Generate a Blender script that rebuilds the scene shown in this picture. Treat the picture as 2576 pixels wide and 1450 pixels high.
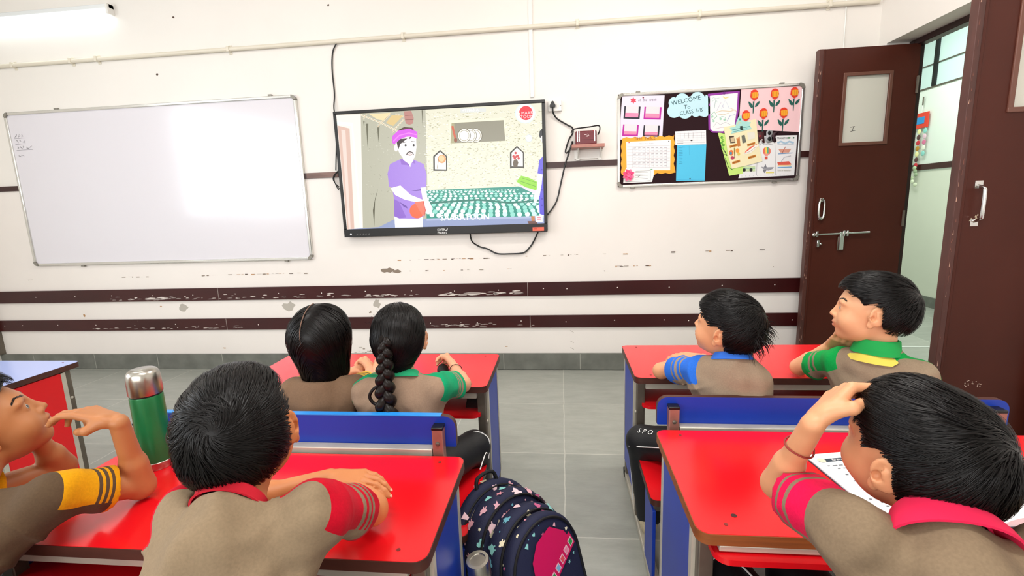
import bpy, math, random
import numpy as np
from mathutils import Vector, Matrix, geometry
from math import sin, cos, pi, radians as R

for o in list(bpy.data.objects): bpy.data.objects.remove(o)
scene = bpy.context.scene
COL = scene.collection
random.seed(4)
WY = 3.4125          # front wall face
XR = 2.0             # right wall face
XL = -4.76           # left wall face
CEIL = 3.15

# ---------------------------------------------------------------- camera
cam_d = bpy.data.cameras.new('camera'); cam = bpy.data.objects.new('camera', cam_d); COL.objects.link(cam)
cam_d.sensor_width = 36; cam_d.lens = 36*1189.5/2576; cam_d.clip_start = .02
yaw, pit, rol = -.10841, .17122, -.03487
fw = Vector((sin(yaw)*cos(pit), cos(yaw)*cos(pit), -sin(pit)))
r0 = Vector((cos(yaw), -sin(yaw), 0)); u0 = r0.cross(fw)
rr = r0*cos(rol)+u0*sin(rol); uu = u0*cos(rol)-r0*sin(rol)
mw = Matrix((( rr.x, uu.x, -fw.x, 0), (rr.y, uu.y, -fw.y, 0), (rr.z, uu.z, -fw.z, 1.2198), (0,0,0,1)))
cam.matrix_world = mw
scene.camera = cam

# ---------------------------------------------------------------- world, light, exposure
w = bpy.data.worlds.new('world'); scene.world = w; w.use_nodes = True
w.node_tree.nodes['Background'].inputs[0].default_value = (.75,.86,1,1)
w.node_tree.nodes['Background'].inputs[1].default_value = 1.0
scene.view_settings.view_transform = 'Standard'; scene.view_settings.look = 'None'
scene.view_settings.gamma = 1; scene.view_settings.exposure = 0.0
scene.view_settings.use_curve_mapping = False

def area(name, loc, target, sx, sy, power, color=(1,1,1), spread=180):
    d = bpy.data.lights.new(name, 'AREA'); d.shape = 'RECTANGLE'; d.size = sx; d.size_y = sy
    d.energy = power; d.color = color; d.spread = R(spread)
    o = bpy.data.objects.new(name, d); COL.objects.link(o); o.location = loc
    o.rotation_euler = (Vector(target)-Vector(loc)).to_track_quat('-Z', 'Y').to_euler()
    return o
# daylight through the windows of the back and left walls, and the tube lights of the room and the corridor
area('window_light_back', (-1.2, -3.02, 1.9), (-.2, 2, 1.0), 4.2, 1.5, 104, (1,.97,.93))
area('window_light_left', (-4.66, -.2, 1.9), (0, .6, .9), 2.6, 1.4, 70, (.93,.97,1))
area('tube_light_a', (-2.2, 1.5, 3.06), (-2.2, 1.6, 0), 1.2, .2, 13, (1,.99,.96))
area('tube_light_b', (-.2, .2, 3.06), (-.2, .3, 0), 1.2, .2, 30, (1,.98,.95))
area('tube_light_c', (.7, 1.9, 3.06), (.7, 1.9, 0), 1.2, .2, 30, (1,.97,.92))
area('corridor_light', (3.0, 4.4, 3.0), (3.0, 4.5, 0), .5, 2.4, 56, (.93,1,.95))

# ---------------------------------------------------------------- helpers
def lin(h):
    if isinstance(h, str):
        h = h.lstrip('#'); c = [int(h[i:i+2],16)/255 for i in (0,2,4)]
        return tuple(((x+.055)/1.055)**2.4 if x > .04045 else x/12.92 for x in c)
    return tuple(h)
MATS = {}
def mat(name, col, rough=.5, metal=0., noise=None, bump=None, emit=None, spec=None, coat=0, sub=0, trans=0, ior=None):
    if name in MATS: return MATS[name]
    m = bpy.data.materials.new(name); m.use_nodes = True; nt = m.node_tree; b = nt.nodes['Principled BSDF']
    c = lin(col); b.inputs['Base Color'].default_value = (*c,1)
    b.inputs['Roughness'].default_value = rough; b.inputs['Metallic'].default_value = metal
    if spec is not None: b.inputs['Specular IOR Level'].default_value = spec
    if coat: b.inputs['Coat Weight'].default_value = coat; b.inputs['Coat Roughness'].default_value = .12
    if sub:
        b.inputs['Subsurface Weight'].default_value = sub; b.inputs['Subsurface Radius'].default_value = (.012,.004,.002); b.inputs['Subsurface Scale'].default_value = .6
    if trans: b.inputs['Transmission Weight'].default_value = trans
    if ior: b.inputs['IOR'].default_value = ior
    if emit:
        b.inputs['Emission Color'].default_value = (*lin(emit[0]),1); b.inputs['Emission Strength'].default_value = emit[1]
    tc = nt.nodes.new('ShaderNodeTexCoord')
    if noise:
        sc, amt = noise[:2]; st = noise[2] if len(noise) > 2 else (1,1,1)
        mp = nt.nodes.new('ShaderNodeMapping'); mp.inputs['Scale'].default_value = st
        n = nt.nodes.new('ShaderNodeTexNoise'); n.inputs['Scale'].default_value = sc; n.inputs['Detail'].default_value = 5
        mx = nt.nodes.new('ShaderNodeMix'); mx.data_type = 'RGBA'
        nt.links.new(tc.outputs['Object'], mp.inputs[0]); nt.links.new(mp.outputs[0], n.inputs['Vector'])
        mx.inputs[6].default_value = (*[x*(1-amt) for x in c],1); mx.inputs[7].default_value = (*[min(1,x*(1+amt)) for x in c],1)
        rp = nt.nodes.new('ShaderNodeMapRange'); rp.inputs[1].default_value = .3; rp.inputs[2].default_value = .7
        nt.links.new(n.outputs[0], rp.inputs[0]); nt.links.new(rp.outputs[0], mx.inputs[0]); nt.links.new(mx.outputs[2], b.inputs['Base Color'])
    if bump:
        sc, st = bump[:2]
        n = nt.nodes.new('ShaderNodeTexNoise'); n.inputs['Scale'].default_value = sc; n.inputs['Detail'].default_value = 4
        bp = nt.nodes.new('ShaderNodeBump'); bp.inputs['Strength'].default_value = st; bp.inputs['Distance'].default_value = .002
        nt.links.new(tc.outputs['Object'], n.inputs['Vector']); nt.links.new(n.outputs[0], bp.inputs['Height']); nt.links.new(bp.outputs[0], b.inputs['Normal'])
    MATS[name] = m; return m
def flat(hexc, rough=.6):                      # a plain paper / paint colour
    return mat('paint_'+hexc.strip('#'), hexc, rough)
def glow(hexc, s=1.2):                         # a colour shown by the lit television panel
    n = 'screen_'+hexc.strip('#')
    return mat(n, '#050505', .25, emit=(hexc, s))

def tag(o, label=None, cat=None, group=None, kind=None):
    if label: o['label'] = label
    if cat: o['category'] = cat
    if group: o['group'] = group
    if kind: o['kind'] = kind
    return o
def empty(name, loc, rz=0, label=None, cat=None, group=None, kind=None):
    o = bpy.data.objects.new(name, None); COL.objects.link(o); o.location = loc; o.rotation_euler = (0,0,rz)
    o.empty_display_size = .05
    return tag(o, label, cat, group, kind)

def arc_rect(x0, y0, x1, y1, r, n=5):
    if not hasattr(r, '__len__'): r = [r]*4
    pts = []
    for (cx, cy, a0), q in zip(((x1,y0,-90),(x1,y1,0),(x0,y1,90),(x0,y0,180)), r):
        if q <= 0: pts.append((cx,cy)); continue
        ox = cx-q if cx == x1 else cx+q; oy = cy-q if cy == y1 else cy+q
        for k in range(n+1):
            a = R(a0+90*k/n); pts.append((ox+q*cos(a), oy+q*sin(a)))
    return pts
class MB:
    def __init__(s): s.v=[]; s.f=[]; s.fm=[]; s.mats=[]
    def mi(s, m):
        if m not in s.mats: s.mats.append(m)
        return s.mats.index(m)
    def add(s, vs, fs, m, M=None):
        b = len(s.v)
        s.v += [tuple(M @ Vector(v)) if M else tuple(v) for v in vs]
        k = s.mi(m)
        for f in fs: s.f.append(tuple(b+i for i in f)); s.fm.append(k)
        return s
    def box(s, lo, hi, m, M=None):
        x0,y0,z0 = lo; x1,y1,z1 = hi
        vs = [(x0,y0,z0),(x1,y0,z0),(x1,y1,z0),(x0,y1,z0),(x0,y0,z1),(x1,y0,z1),(x1,y1,z1),(x0,y1,z1)]
        return s.add(vs, [(3,2,1,0),(4,5,6,7),(0,1,5,4),(1,2,6,5),(2,3,7,6),(3,0,4,7)], m, M)
    def prism(s, pts, z0, z1, m, M=None, side=None):
        n = len(pts)
        vs = [(x,y,z0) for x,y in pts]+[(x,y,z1) for x,y in pts]
        s.add(vs, [tuple(range(n,2*n)), tuple(range(n-1,-1,-1))], m, M)
        return s.add(vs, [(i,(i+1)%n,n+(i+1)%n,n+i) for i in range(n)], side or m, M)
    def tube(s, pts, r, m, n=8, caps=True, M=None, smooth=0, closed=False):
        P = [Vector(p) for p in pts]
        if smooth: P = spline(P, smooth)
        rs = r if hasattr(r,'__len__') else [r]*len(P)
        if len(rs) != len(P): rs = [float(x) for x in np.interp(np.linspace(0,1,len(P)), np.linspace(0,1,len(rs)), rs)]
        vs=[]; up=None; L=len(P)
        for i,p in enumerate(P):
            t = ((P[(i+1)%L]-P[i-1]) if closed else (P[min(i+1,L-1)]-P[max(i-1,0)])).normalized()
            if up is None: up = Vector((0,0,1)) if abs(t.z) < .9 else Vector((1,0,0))
            a = t.cross(up).normalized(); up = a.cross(t).normalized()
            for k in range(n):
                q = 2*pi*k/n; vs.append(p+(a*cos(q)+up*sin(q))*rs[i])
        fs = [(i*n+k, i*n+(k+1)%n, (i+1)*n+(k+1)%n, (i+1)*n+k) for i in range(L-1) for k in range(n)]
        if closed: fs += [((L-1)*n+k, (L-1)*n+(k+1)%n, (k+1)%n, k) for k in range(n)]
        elif caps: fs += [tuple(range(n-1,-1,-1)), tuple(range((L-1)*n, L*n))]
        return s.add(vs, fs, m, M)
    def lathe(s, prof, m, n=28, M=None):
        vs=[]; fs=[]; L=len(prof)
        for (r,z) in prof:
            for k in range(n): a=2*pi*k/n; vs.append((r*cos(a), r*sin(a), z))
        for i in range(L-1):
            for k in range(n): fs.append((i*n+k, i*n+(k+1)%n, (i+1)*n+(k+1)%n, (i+1)*n+k))
        fs += [tuple(range(n-1,-1,-1)), tuple(range((L-1)*n, L*n))]
        return s.add(vs, fs, m, M)
    def ball(s, c, r, m, n=10, M=None):
        rx,ry,rz = r if hasattr(r,'__len__') else (r,r,r)
        vs=[]; fs=[]
        for i in range(1,n):
            t = pi*i/n
            for k in range(2*n): a=pi*k/n; vs.append((c[0]+rx*sin(t)*cos(a), c[1]+ry*sin(t)*sin(a), c[2]-rz*cos(t)))
        N=2*n
        for i in range(n-2):
            for k in range(N): fs.append((i*N+k, i*N+(k+1)%N, (i+1)*N+(k+1)%N, (i+1)*N+k))
        b=len(vs); vs += [(c[0],c[1],c[2]-rz),(c[0],c[1],c[2]+rz)]
        fs += [((k+1)%N,k,b) for k in range(N)] + [((n-2)*N+k,(n-2)*N+(k+1)%N,b+1) for k in range(N)]
        return s.add(vs, fs, m, M)
    def build(s, name, parent=None, loc=(0,0,0), rz=0, bevel=0, angle=35, **kw):
        me = bpy.data.meshes.new(name); me.from_pydata(s.v, [], s.f)
        for m in s.mats: me.materials.append(m)
        me.polygons.foreach_set('material_index', s.fm)
        me.shade_smooth(); me.set_sharp_from_angle(angle=R(angle)); me.update()
        o = bpy.data.objects.new(name, me); COL.objects.link(o); o.location = loc; o.rotation_euler=(0,0,rz)
        if parent: o.parent = parent
        if bevel:
            b = o.modifiers.new('bevel','BEVEL'); b.width = bevel; b.segments = 2; b.limit_method='ANGLE'; b.angle_limit=R(50)
        return tag(o, **kw)
def spline(P, k):
    Q = []
    n = len(P)
    for i in range(n-1):
        a,b,c,d = P[max(i-1,0)],P[i],P[i+1],P[min(i+2,n-1)]
        for j in range(k):
            t=j/k; Q.append(.5*((2*b)+(c-a)*t+(2*a-5*b+4*c-d)*t*t+(3*b-a-3*c+d)*t**3))
    Q.append(P[-1]); return Q
def text_geo(s, size):
    cu = bpy.data.curves.new('t','FONT'); cu.body = s; cu.size = size; cu.resolution_u = 2
    o = bpy.data.objects.new('t', cu); COL.objects.link(o)
    dg = bpy.context.evaluated_depsgraph_get(); me = bpy.data.meshes.new_from_object(o.evaluated_get(dg))
    v = [tuple(x.co) for x in me.vertices]; f = [tuple(p.vertices) for p in me.polygons]
    bpy.data.objects.remove(o); bpy.data.curves.remove(cu); bpy.data.meshes.remove(me)
    return v, f
def homography(src, dst):
    A=[];b=[]
    for (x,y),(u,v) in zip(src,dst):
        A += [[x,y,1,0,0,0,-u*x,-u*y],[0,0,0,x,y,1,-v*x,-v*y]]; b += [u,v]
    h = np.linalg.solve(np.array(A,float), np.array(b,float)); return np.append(h,1).reshape(3,3)
class Sheet:
    """flat printed or drawn shapes laid in thin layers on a surface facing -Y (local x right, z up)"""
    def __init__(s, mb, y, H=None, step=.00025): s.mb=mb; s.y=y; s.H=H; s.step=step; s.k=0
    def pt(s, p):
        if s.H is None: return p
        q = s.H @ np.array([p[0],p[1],1.]); return (q[0]/q[2], q[1]/q[2])
    def poly(s, pts, m, lift=None):
        s.k += 1; P=[s.pt(p) for p in pts]
        ar = sum(P[i][0]*P[(i+1)%len(P)][1]-P[(i+1)%len(P)][0]*P[i][1] for i in range(len(P)))
        if ar < 0: P = P[::-1]
        y = s.y - s.step*s.k - (lift or 0)
        tri = geometry.tessellate_polygon([[Vector((x,z,0)) for x,z in P]])
        V=[(x,y,z) for x,z in P]; F=[]
        for t in tri:
            a,b,c = [Vector(V[i]) for i in t]
            F.append(t if (b-a).cross(c-a).y < 0 else (t[0],t[2],t[1]))
        s.mb.add(V, F, m); return s
    def rect(s, x0,y0,x1,y1, m): return s.poly([(x0,y0),(x1,y0),(x1,y1),(x0,y1)], m)
    def disc(s, x,y,rx,m, ry=None, n=20, a=0):
        ry = ry or rx; ca,sa=cos(a),sin(a)
        return s.poly([(x+rx*cos(2*pi*k/n)*ca-ry*sin(2*pi*k/n)*sa, y+rx*cos(2*pi*k/n)*sa+ry*sin(2*pi*k/n)*ca) for k in range(n)], m)
    def line(s, pts, w, m, same=False):
        if same: s.k -= 1
        L=[];Rr=[]
        for i,p in enumerate(pts):
            a=pts[max(i-1,0)]; b=pts[min(i+1,len(pts)-1)]
            dx,dy=b[0]-a[0],b[1]-a[1]; d=math.hypot(dx,dy) or 1
            nx,ny=-dy/d*w/2,dx/d*w/2; L.append((p[0]+nx,p[1]+ny)); Rr.append((p[0]-nx,p[1]-ny))
        s.k += 1; y = s.y-s.step*s.k
        A=[s.pt(p) for p in L]; B=[s.pt(p) for p in Rr]; n=len(A)
        V=[(x,y,z) for x,z in A+B]; F=[]
        for i in range(n-1):
            q=(i,i+1,n+i+1,n+i); a,b,c=[Vector(V[j]) for j in q[:3]]
            F.append(q if (b-a).cross(c-a).y<0 else q[::-1])
        s.mb.add(V,F,m); return s
    def text(s, body, x, y, size, m, a=0, sy=-1, sx=1.0, shear=0):
        s.k += 1; v,f = text_geo(body, size); yy = s.y-s.step*s.k
        ca,sa=cos(a),sin(a); V=[]
        for p in v:
            px,py = p[0]*sx+shear*p[1], p[1]*sy
            q = s.pt((x+px*ca-py*sa, y+px*sa+py*ca)); V.append((q[0],yy,q[1]))
        F=[]
        for t in f:
            a_,b_,c_=[Vector(V[j]) for j in t[:3]]
            F.append(t if (b_-a_).cross(c_-a_).y<0 else t[::-1])
        s.mb.add(V,F,m); return s

# ---------------------------------------------------------------- shared materials
m_cream = mat('wall_cream_paint', (.88,.845,.795), .55, noise=(1.6,.02), bump=(14,.15))
m_cream_low = mat('wall_lower_paint', (.89,.835,.79), .5, noise=(1.6,.03), bump=(14,.15))
m_brown = mat('brown_enamel_board', '#3a0f10', .32, noise=(6,.18,(.3,1,1)))
m_door = mat('brown_door_paint', '#4a2016', .40, spec=.25, noise=(3,.12), bump=(30,.1))
m_doorlt = mat('worn_door_edge', '#4d2821', .45, noise=(20,.3,(1,1,.2)))
m_steel = mat('brushed_steel', '#b9b5ac', .28, 1.0, noise=(40,.12,(.1,1,1)))
m_chrome = mat('polished_steel', '#d8d8d6', .14, 1.0)
m_gun = mat('grey_painted_steel', '#6f675c', .4, .5, noise=(14,.18))
m_gunlt = mat('pale_painted_steel', '#c9c4b6', .4, .3, noise=(14,.1))
m_pinkst = mat('brown_primer_steel', '#9b665a', .45, .1, noise=(25,.2))
m_red = mat('red_laminate', (.78,.006,.012), .2, noise=(3,.05), spec=.5, bump=(60,.03))
m_redge = mat('worn_wood_edge', '#4a2318', .5, noise=(18,.35,(.2,1,1)))
m_blue = mat('blue_laminate', (.004,.040,.40), .42, noise=(4,.08))
m_bluelt = mat('light_blue_laminate', (.50,.62,.85), .18)
m_black = mat('black_plastic', '#0b0b0c', .35)
m_blacksat = mat('black_rubber', '#101011', .5)
m_white = mat('white_plastic', '#efeee9', .35)
m_stone = mat('grey_skirting_stone', '#6f716a', .45, noise=(9,.22), bump=(40,.3))
m_alu = mat('aluminium_frame', '#e2e2de', .22, .85)
m_aludk = mat('grey_corner_cap', '#8f8b82', .4, .3)

# ---------------------------------------------------------------- room shell
def floor_material():
    m = bpy.data.materials.new('stone_floor_slabs'); m.use_nodes=True; nt=m.node_tree; b=nt.nodes['Principled BSDF']
    tc=nt.nodes.new('ShaderNodeTexCoord'); mp=nt.nodes.new('ShaderNodeMapping'); mp.inputs['Location'].default_value=(.0,-.39+.6,0)
    br=nt.nodes.new('ShaderNodeTexBrick'); br.offset=0; br.inputs['Scale'].default_value=1
    br.inputs['Brick Width'].default_value=.6; br.inputs['Row Height'].default_value=.6; br.inputs['Mortar Size'].default_value=.0035
    br.inputs['Mortar Smooth'].default_value=.3
    br.inputs['Color1'].default_value=(*lin('#a3a69f'),1); br.inputs['Color2'].default_value=(*lin('#b3b5ad'),1); br.inputs['Mortar'].default_value=(*lin('#cbcbc2'),1)
    n=nt.nodes.new('ShaderNodeTexNoise'); n.inputs['Scale'].default_value=5; n.inputs['Detail'].default_value=10; n.inputs['Roughness'].default_value=.72
    mp2=nt.nodes.new('ShaderNodeMapping'); mp2.inputs['Scale'].default_value=(1,3,1)
    mx=nt.nodes.new('ShaderNodeMix'); mx.data_type='RGBA'; mx.blend_type='MULTIPLY'; mx.inputs[0].default_value=.6
    cr=nt.nodes.new('ShaderNodeValToRGB'); cr.color_ramp.elements[0].position=.3; cr.color_ramp.elements[0].color=(.60,.61,.58,1); cr.color_ramp.elements[1].position=.7; cr.color_ramp.elements[1].color=(1,1,.98,1)
    L=nt.links.new
    wn=nt.nodes.new('ShaderNodeTexNoise'); wn.inputs['Scale'].default_value=9; wa=nt.nodes.new('ShaderNodeVectorMath'); wa.operation='MULTIPLY_ADD'; wa.inputs[1].default_value=(.010,.010,0); L(tc.outputs['Object'],wn.inputs['Vector']); L(wn.outputs[1],wa.inputs[0]); L(tc.outputs['Object'],wa.inputs[2]); L(wa.outputs[0],mp.inputs[0]); L(mp.outputs[0],br.inputs['Vector']); L(tc.outputs['Object'],mp2.inputs[0]); L(mp2.outputs[0],n.inputs['Vector'])
    L(n.outputs[0],cr.inputs[0]); L(br.outputs[0],mx.inputs[6]); L(cr.outputs[0],mx.inputs[7]); L(mx.outputs[2],b.inputs['Base Color'])
    b.inputs['Roughness'].default_value=.34
    bp=nt.nodes.new('ShaderNodeBump'); bp.inputs['Strength'].default_value=.25; bp.inputs['Distance'].default_value=.004
    L(n.outputs[0],bp.inputs['Height']); L(bp.outputs[0],b.inputs['Normal'])
    return m
m_floor = floor_material()
MB().box((XL-.2,-3.3,-.1),(4.0,7.5,0), m_floor).build('floor', kind='structure')
MB().box((XL-.2,-3.3,CEIL),(4.0,7.5,CEIL+.1), m_cream).build('ceiling', kind='structure')
# front wall: two paint bands, with the scuffs, nail holes and bare patches of its paint
mb = MB()
mb.box((XL-.2,WY,1.49),(2.2,WY+.16,CEIL), m_cream); mb.box((XL-.2,WY,0),(2.2,WY+.16,1.49), m_cream_low)
sh = Sheet(mb, WY, step=.0001)
def blob(sh, x, z, rx, rz, m, n=14, jag=.35, seed=0):
    rnd = random.Random(seed); sh.poly([(x+rx*(1+rnd.uniform(-jag,jag))*cos(2*pi*k/n), z+rz*(1+rnd.uniform(-jag,jag))*sin(2*pi*k/n)) for k in range(n)], m)
pl = flat('#b9b2a8'); pl2 = flat('#8a7a6b'); dk = flat('#4a3528'); tan=flat('#b88a5c'); pale=flat('#fff8ec')
for i,(x,z,rx,rz,m) in enumerate([(-3.02,.512,.035,.03,pl),(-2.126,.507,.055,.037,pl),(-1.414,.52,.025,.035,pl),(-1.30,.776,.055,.018,pl2),(-1.235,.768,.035,.013,pl2),
        (-2.941,2.263,.009,.009,dk),(-2.747,2.639,.008,.006,dk),(-1.58,2.634,.008,.007,dk),(-3.917,.456,.012,.012,tan),(-3.215,.524,.009,.004,tan),
        (-2.717,.174,.012,.004,tan),(-1.47,.455,.01,.008,pl2),(-.43,.18,.012,.003,tan),(.3,.74,.004,.003,dk),(1.45,.745,.003,.003,pl2)]):
    blob(sh, x, z, rx, rz, m, seed=i)
rnd = random.Random(8)
for (x0,x1,z,n) in [(-4.37,-4.31,.757,4),(-3.6,-3.3,.765,6),(-2.86,-2.70,.765,5),(-2.6,-1.95,.768,22),(-1.15,-.6,.768,9),(-.48,-.39,.766,3),(-1.3,-.55,.85,26),(-.3,.5,.86,12),(.35,.6,.77,12),(.75,1.4,.865,8)]:
    for _ in range(n):
        x=rnd.uniform(x0,x1); sh.k=sh.k%60; sh.rect(x, z+rnd.uniform(-.004,.004), x+rnd.uniform(.004,.035), z+rnd.uniform(.0015,.005), rnd.choice([pl2,tan,dk,pl2]))
for _ in range(70):
    sh.k=1+(sh.k%80); x=rnd.uniform(-1.85,-1.15); z=.13+abs(rnd.gauss(0,.035))
    sh.rect(x,z,x+rnd.uniform(.004,.03),z+rnd.uniform(.002,.006), rnd.choice([pl,pl2,pl]))
for z in (.25,.33,.2): sh.k=0; sh.line([(.05,z-.03),(.075,z-.045)],.002,pl2)
mb.build('wall_front', kind='structure')

mb = MB()                                                    # right wall round the door opening
mb.box((XR,-3.2,0),(2.2,2.12,CEIL), m_cream).box((XR,2.12,2.125),(2.2,WY,CEIL), m_cream).box((XR,3.335,0),(2.2,WY,2.125), m_cream)
mb.build('wall_right', kind='structure')
MB().box((XL-.15,-3.2,0),(XL,-1.5,CEIL),m_cream).box((XL-.15,1.1,0),(XL,WY,CEIL),m_cream).box((XL-.15,-1.5,0),(XL,1.1,1.2),m_cream).box((XL-.15,-1.5,2.6),(XL,1.1,CEIL),m_cream).build('wall_left', kind='structure')
MB().box((XL,-3.2,0),(-3.3,-3.05,CEIL),m_cream).box((.9,-3.2,0),(2.2,-3.05,CEIL),m_cream).box((-3.3,-3.2,0),(.9,-3.05,1.15),m_cream).box((-3.3,-3.2,2.65),(.9,-3.05,CEIL),m_cream).build('wall_back', kind='structure')
def window(name, lo, hi, n, axis):
    mbw = MB(); x0,y0,z0=lo; x1,y1,z1=hi; t=.04
    if axis=='x':
        for k in range(n+1):
            x=x0+(x1-x0)*k/n; mbw.box((x-t/2,y0,z0),(x+t/2,y1,z1),m_brown)
        for z in (z0,z1-.02,(z0+z1)/2): mbw.box((x0,y0,z),(x1,y1,z+.03),m_brown)
    else:
        for k in range(n+1):
            y=y0+(y1-y0)*k/n; mbw.box((x0,y-t/2,z0),(x1,y+t/2,z1),m_brown)
        for z in (z0,z1-.02,(z0+z1)/2): mbw.box((x0,y0,z),(x1,y1,z+.03),m_brown)
    return mbw.build(name, kind='structure')
window('window_1', (-3.28,-3.14,1.17),(.88,-3.08,2.63),4,'x')
window('window_2', (XL-.1,-1.48,1.22),(XL-.05,1.08,2.58),3,'y')

mb = MB(); mb.box((XL,WY-.018,.004),(1.985,WY,.128), m_stone)
m_joint = flat('#a9a99f'); sh = Sheet(mb, WY-.018)
for x in np.arange(-4.45,1.9,.571): sh.k=0; sh.rect(x,.006,x+.004,.128,m_joint)
mb.build('baseboard_front', kind='structure')
def rail(name, z0, z1, x0, x1, th, joints, scuffs, seed, matl=m_brown, nails=True):
    mb = MB(); mb.box((x0,WY-th,z0),(x1,WY,z1), matl); sh = Sheet(mb, WY-th, step=.00003); rnd=random.Random(seed)
    light=flat('#d9cfc8'); gry=flat('#9b8f8a'); nail=flat('#efe6df')
    if nails:
        x=x0+.1
        while x < x1-.05: sh.k=0; sh.disc(x, (z0+z1)/2+rnd.uniform(-.006,.006), .0042, nail, n=8); x += rnd.choice([.33,.35,.17,.36])
    for x in joints: sh.k=0; sh.rect(x,z0,x+.004,z1,gry); 
    for (xa,xb,n,big) in scuffs:
        for _ in range(n):
            sh.k=1+(sh.k%40); x=rnd.uniform(xa,xb); z=z0+.012+abs(rnd.gauss(0,.012)); l=rnd.uniform(.01,.05)*big
            pts=[(x,z),(x+l*.3,z-.0025*big),(x+l,z-.001),(x+l*.9,z+.002*big),(x+l*.4,z+.0035*big)]
            sh.poly(pts, rnd.choice([light,gry,gry]))
    return mb.build(name, kind='structure')
rail('trim_1', .568,.667, XL,1.975,.016,[-2.695,-.257],[(-3.7,-2.0,46,1),(-3.5,-3.15,10,2),(-1.9,-1.1,26,1.4),(-.95,-.3,30,1.6),(-.78,-.66,4,3)],3)
rail('trim_2', .328,.420, XL,1.975,.016,[-2.66,-.245],[(-3.9,-2.5,34,1),(-1.0,-.6,26,1),(-.9,.0,8,1)],5)
rail('trim_3', 1.473,1.512, XL,1.975,.012,[],[],6, matl=mat('thin_rail_brown','#3b1d1b',.4,noise=(9,.2,(.2,1,1))), nails=False)
MB().box((-1.862,WY-.0135,1.474),(-1.62,WY-.012,1.511), mat('faded_brown_rail','#7b6058',.55,noise=(30,.35,(.15,1,1)))).build('trim_4', kind='structure')
MB().box((XL,WY-.05,.13),(XL+.035,WY,CEIL), m_gun).build('trim_5', kind='structure')

# ---------------------------------------------------------------- cables, pipe, trunking
mb = MB(); m_pipe = mat('cream_pvc_pipe','#e3dccb',.4,noise=(8,.06,(.1,1,1)))
mb.tube([(XL+.02,WY-.018,2.394),(1.0,WY-.018,2.391),(1.97,WY-.018,2.388)], .0145, m_pipe, 12)
p = mb.build('conduit_pipe', label='cream plastic conduit pipe running along the front wall above the screen', cat='pipe')
for x in (-4.086,-3.599,-3.385,-2.341,-1.059,.124,1.682,.9):
    MB().box((x-.009,WY-.037,2.374),(x+.009,WY,2.412), m_pipe).box((x-.012,WY-.004,2.362),(x+.012,WY,2.424), m_pipe).build('saddle_clip', p, bevel=.004)
MB().box((-.198,WY-.012,1.95),(-.172,WY,CEIL-.002), m_white).build('cable_trunking', label='narrow white vertical cable trunking rising behind the right end of the screen', cat='trunking', bevel=.002)
MB().tube([(1.79,WY-.006,2.12),(1.785,WY-.006,2.6),(1.78,WY-.006,CEIL-.003)], .004, m_white, 6).build('wall_cable', label='thin white cable rising up the wall above the open door', cat='cable')
MB().tube([(-1.535,WY-.015,2.385),(-1.575,WY-.008,2.33),(-1.592,WY-.008,2.22),(-1.592,WY-.008,2.05),(-1.60,WY-.02,1.95),(-1.592,WY-.02,1.83),(-1.62,WY-.02,1.6),(-1.63,WY-.02,1.52)], .0045, m_black, 8, smooth=6).build('drop_cable', label='black cable dropping from the conduit to the left edge of the screen', cat='cable')
mb = MB()
for k in range(3): mb.tube([(-1.60+.01*k,WY-.012-.01*k,1.53),(-1.645+.01*k,WY-.02-.01*k,1.49),(-1.655+.008*k,WY-.02-.01*k,1.45),(-1.61,WY-.02-.01*k,1.40-.01*k),(-1.56,WY-.02-.008*k,1.40)], .003, m_black, 6, smooth=6)
mb.build('coiled_cable', label='loose coil of thin black cables poking out at the left edge of the screen', cat='cable')
MB().tube([(.075,WY-.02,1.70),(.085,WY-.08,1.712),(.12,WY-.10,1.716),(.20,WY-.10,1.722),(.255,WY-.09,1.728),(.262,WY-.09,1.70),(.25,WY-.08,1.67)], .0045, m_black, 8, smooth=6).build('adapter_cord', label='black cord draped over the maroon box on the small wall shelf', cat='cord')
MB().tube([(-.655,WY-.05,1.07),(-.65,WY-.03,.985),(-.60,WY-.012,.94),(-.54,WY-.012,.92),(-.47,WY-.012,.884),(-.38,WY-.012,.880),(-.28,WY-.012,.885),(-.235,WY-.012,.92),(-.20,WY-.012,.97),(-.15,WY-.04,1.07)], .0055, m_black, 8, smooth=6).build('hanging_cable', label='black cable sagging in a loop below the screen', cat='cable')

# ---------------------------------------------------------------- tube light on the wall
t = empty('tube_light', (-3.72,WY,2.70), label='lit white tube light on the wall above the whiteboard', cat='light')
MB().box((-.62,-.045,.018),(.52,0,.05), mat('lamp_housing','#e9edee',.4)).build('housing', t, bevel=.004)
MB().tube([(-.60,-.035,0),(.50,-.035,0)], .013, mat('lit_tube','#ffffff',.4,emit=('#f4ffff',9)), 14).build('tube', t)
for x in (-.62,.50): MB().box((x,-.055,-.02),(x+.02,0,.05), m_white).build('end_cap', t, bevel=.003)

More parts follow.
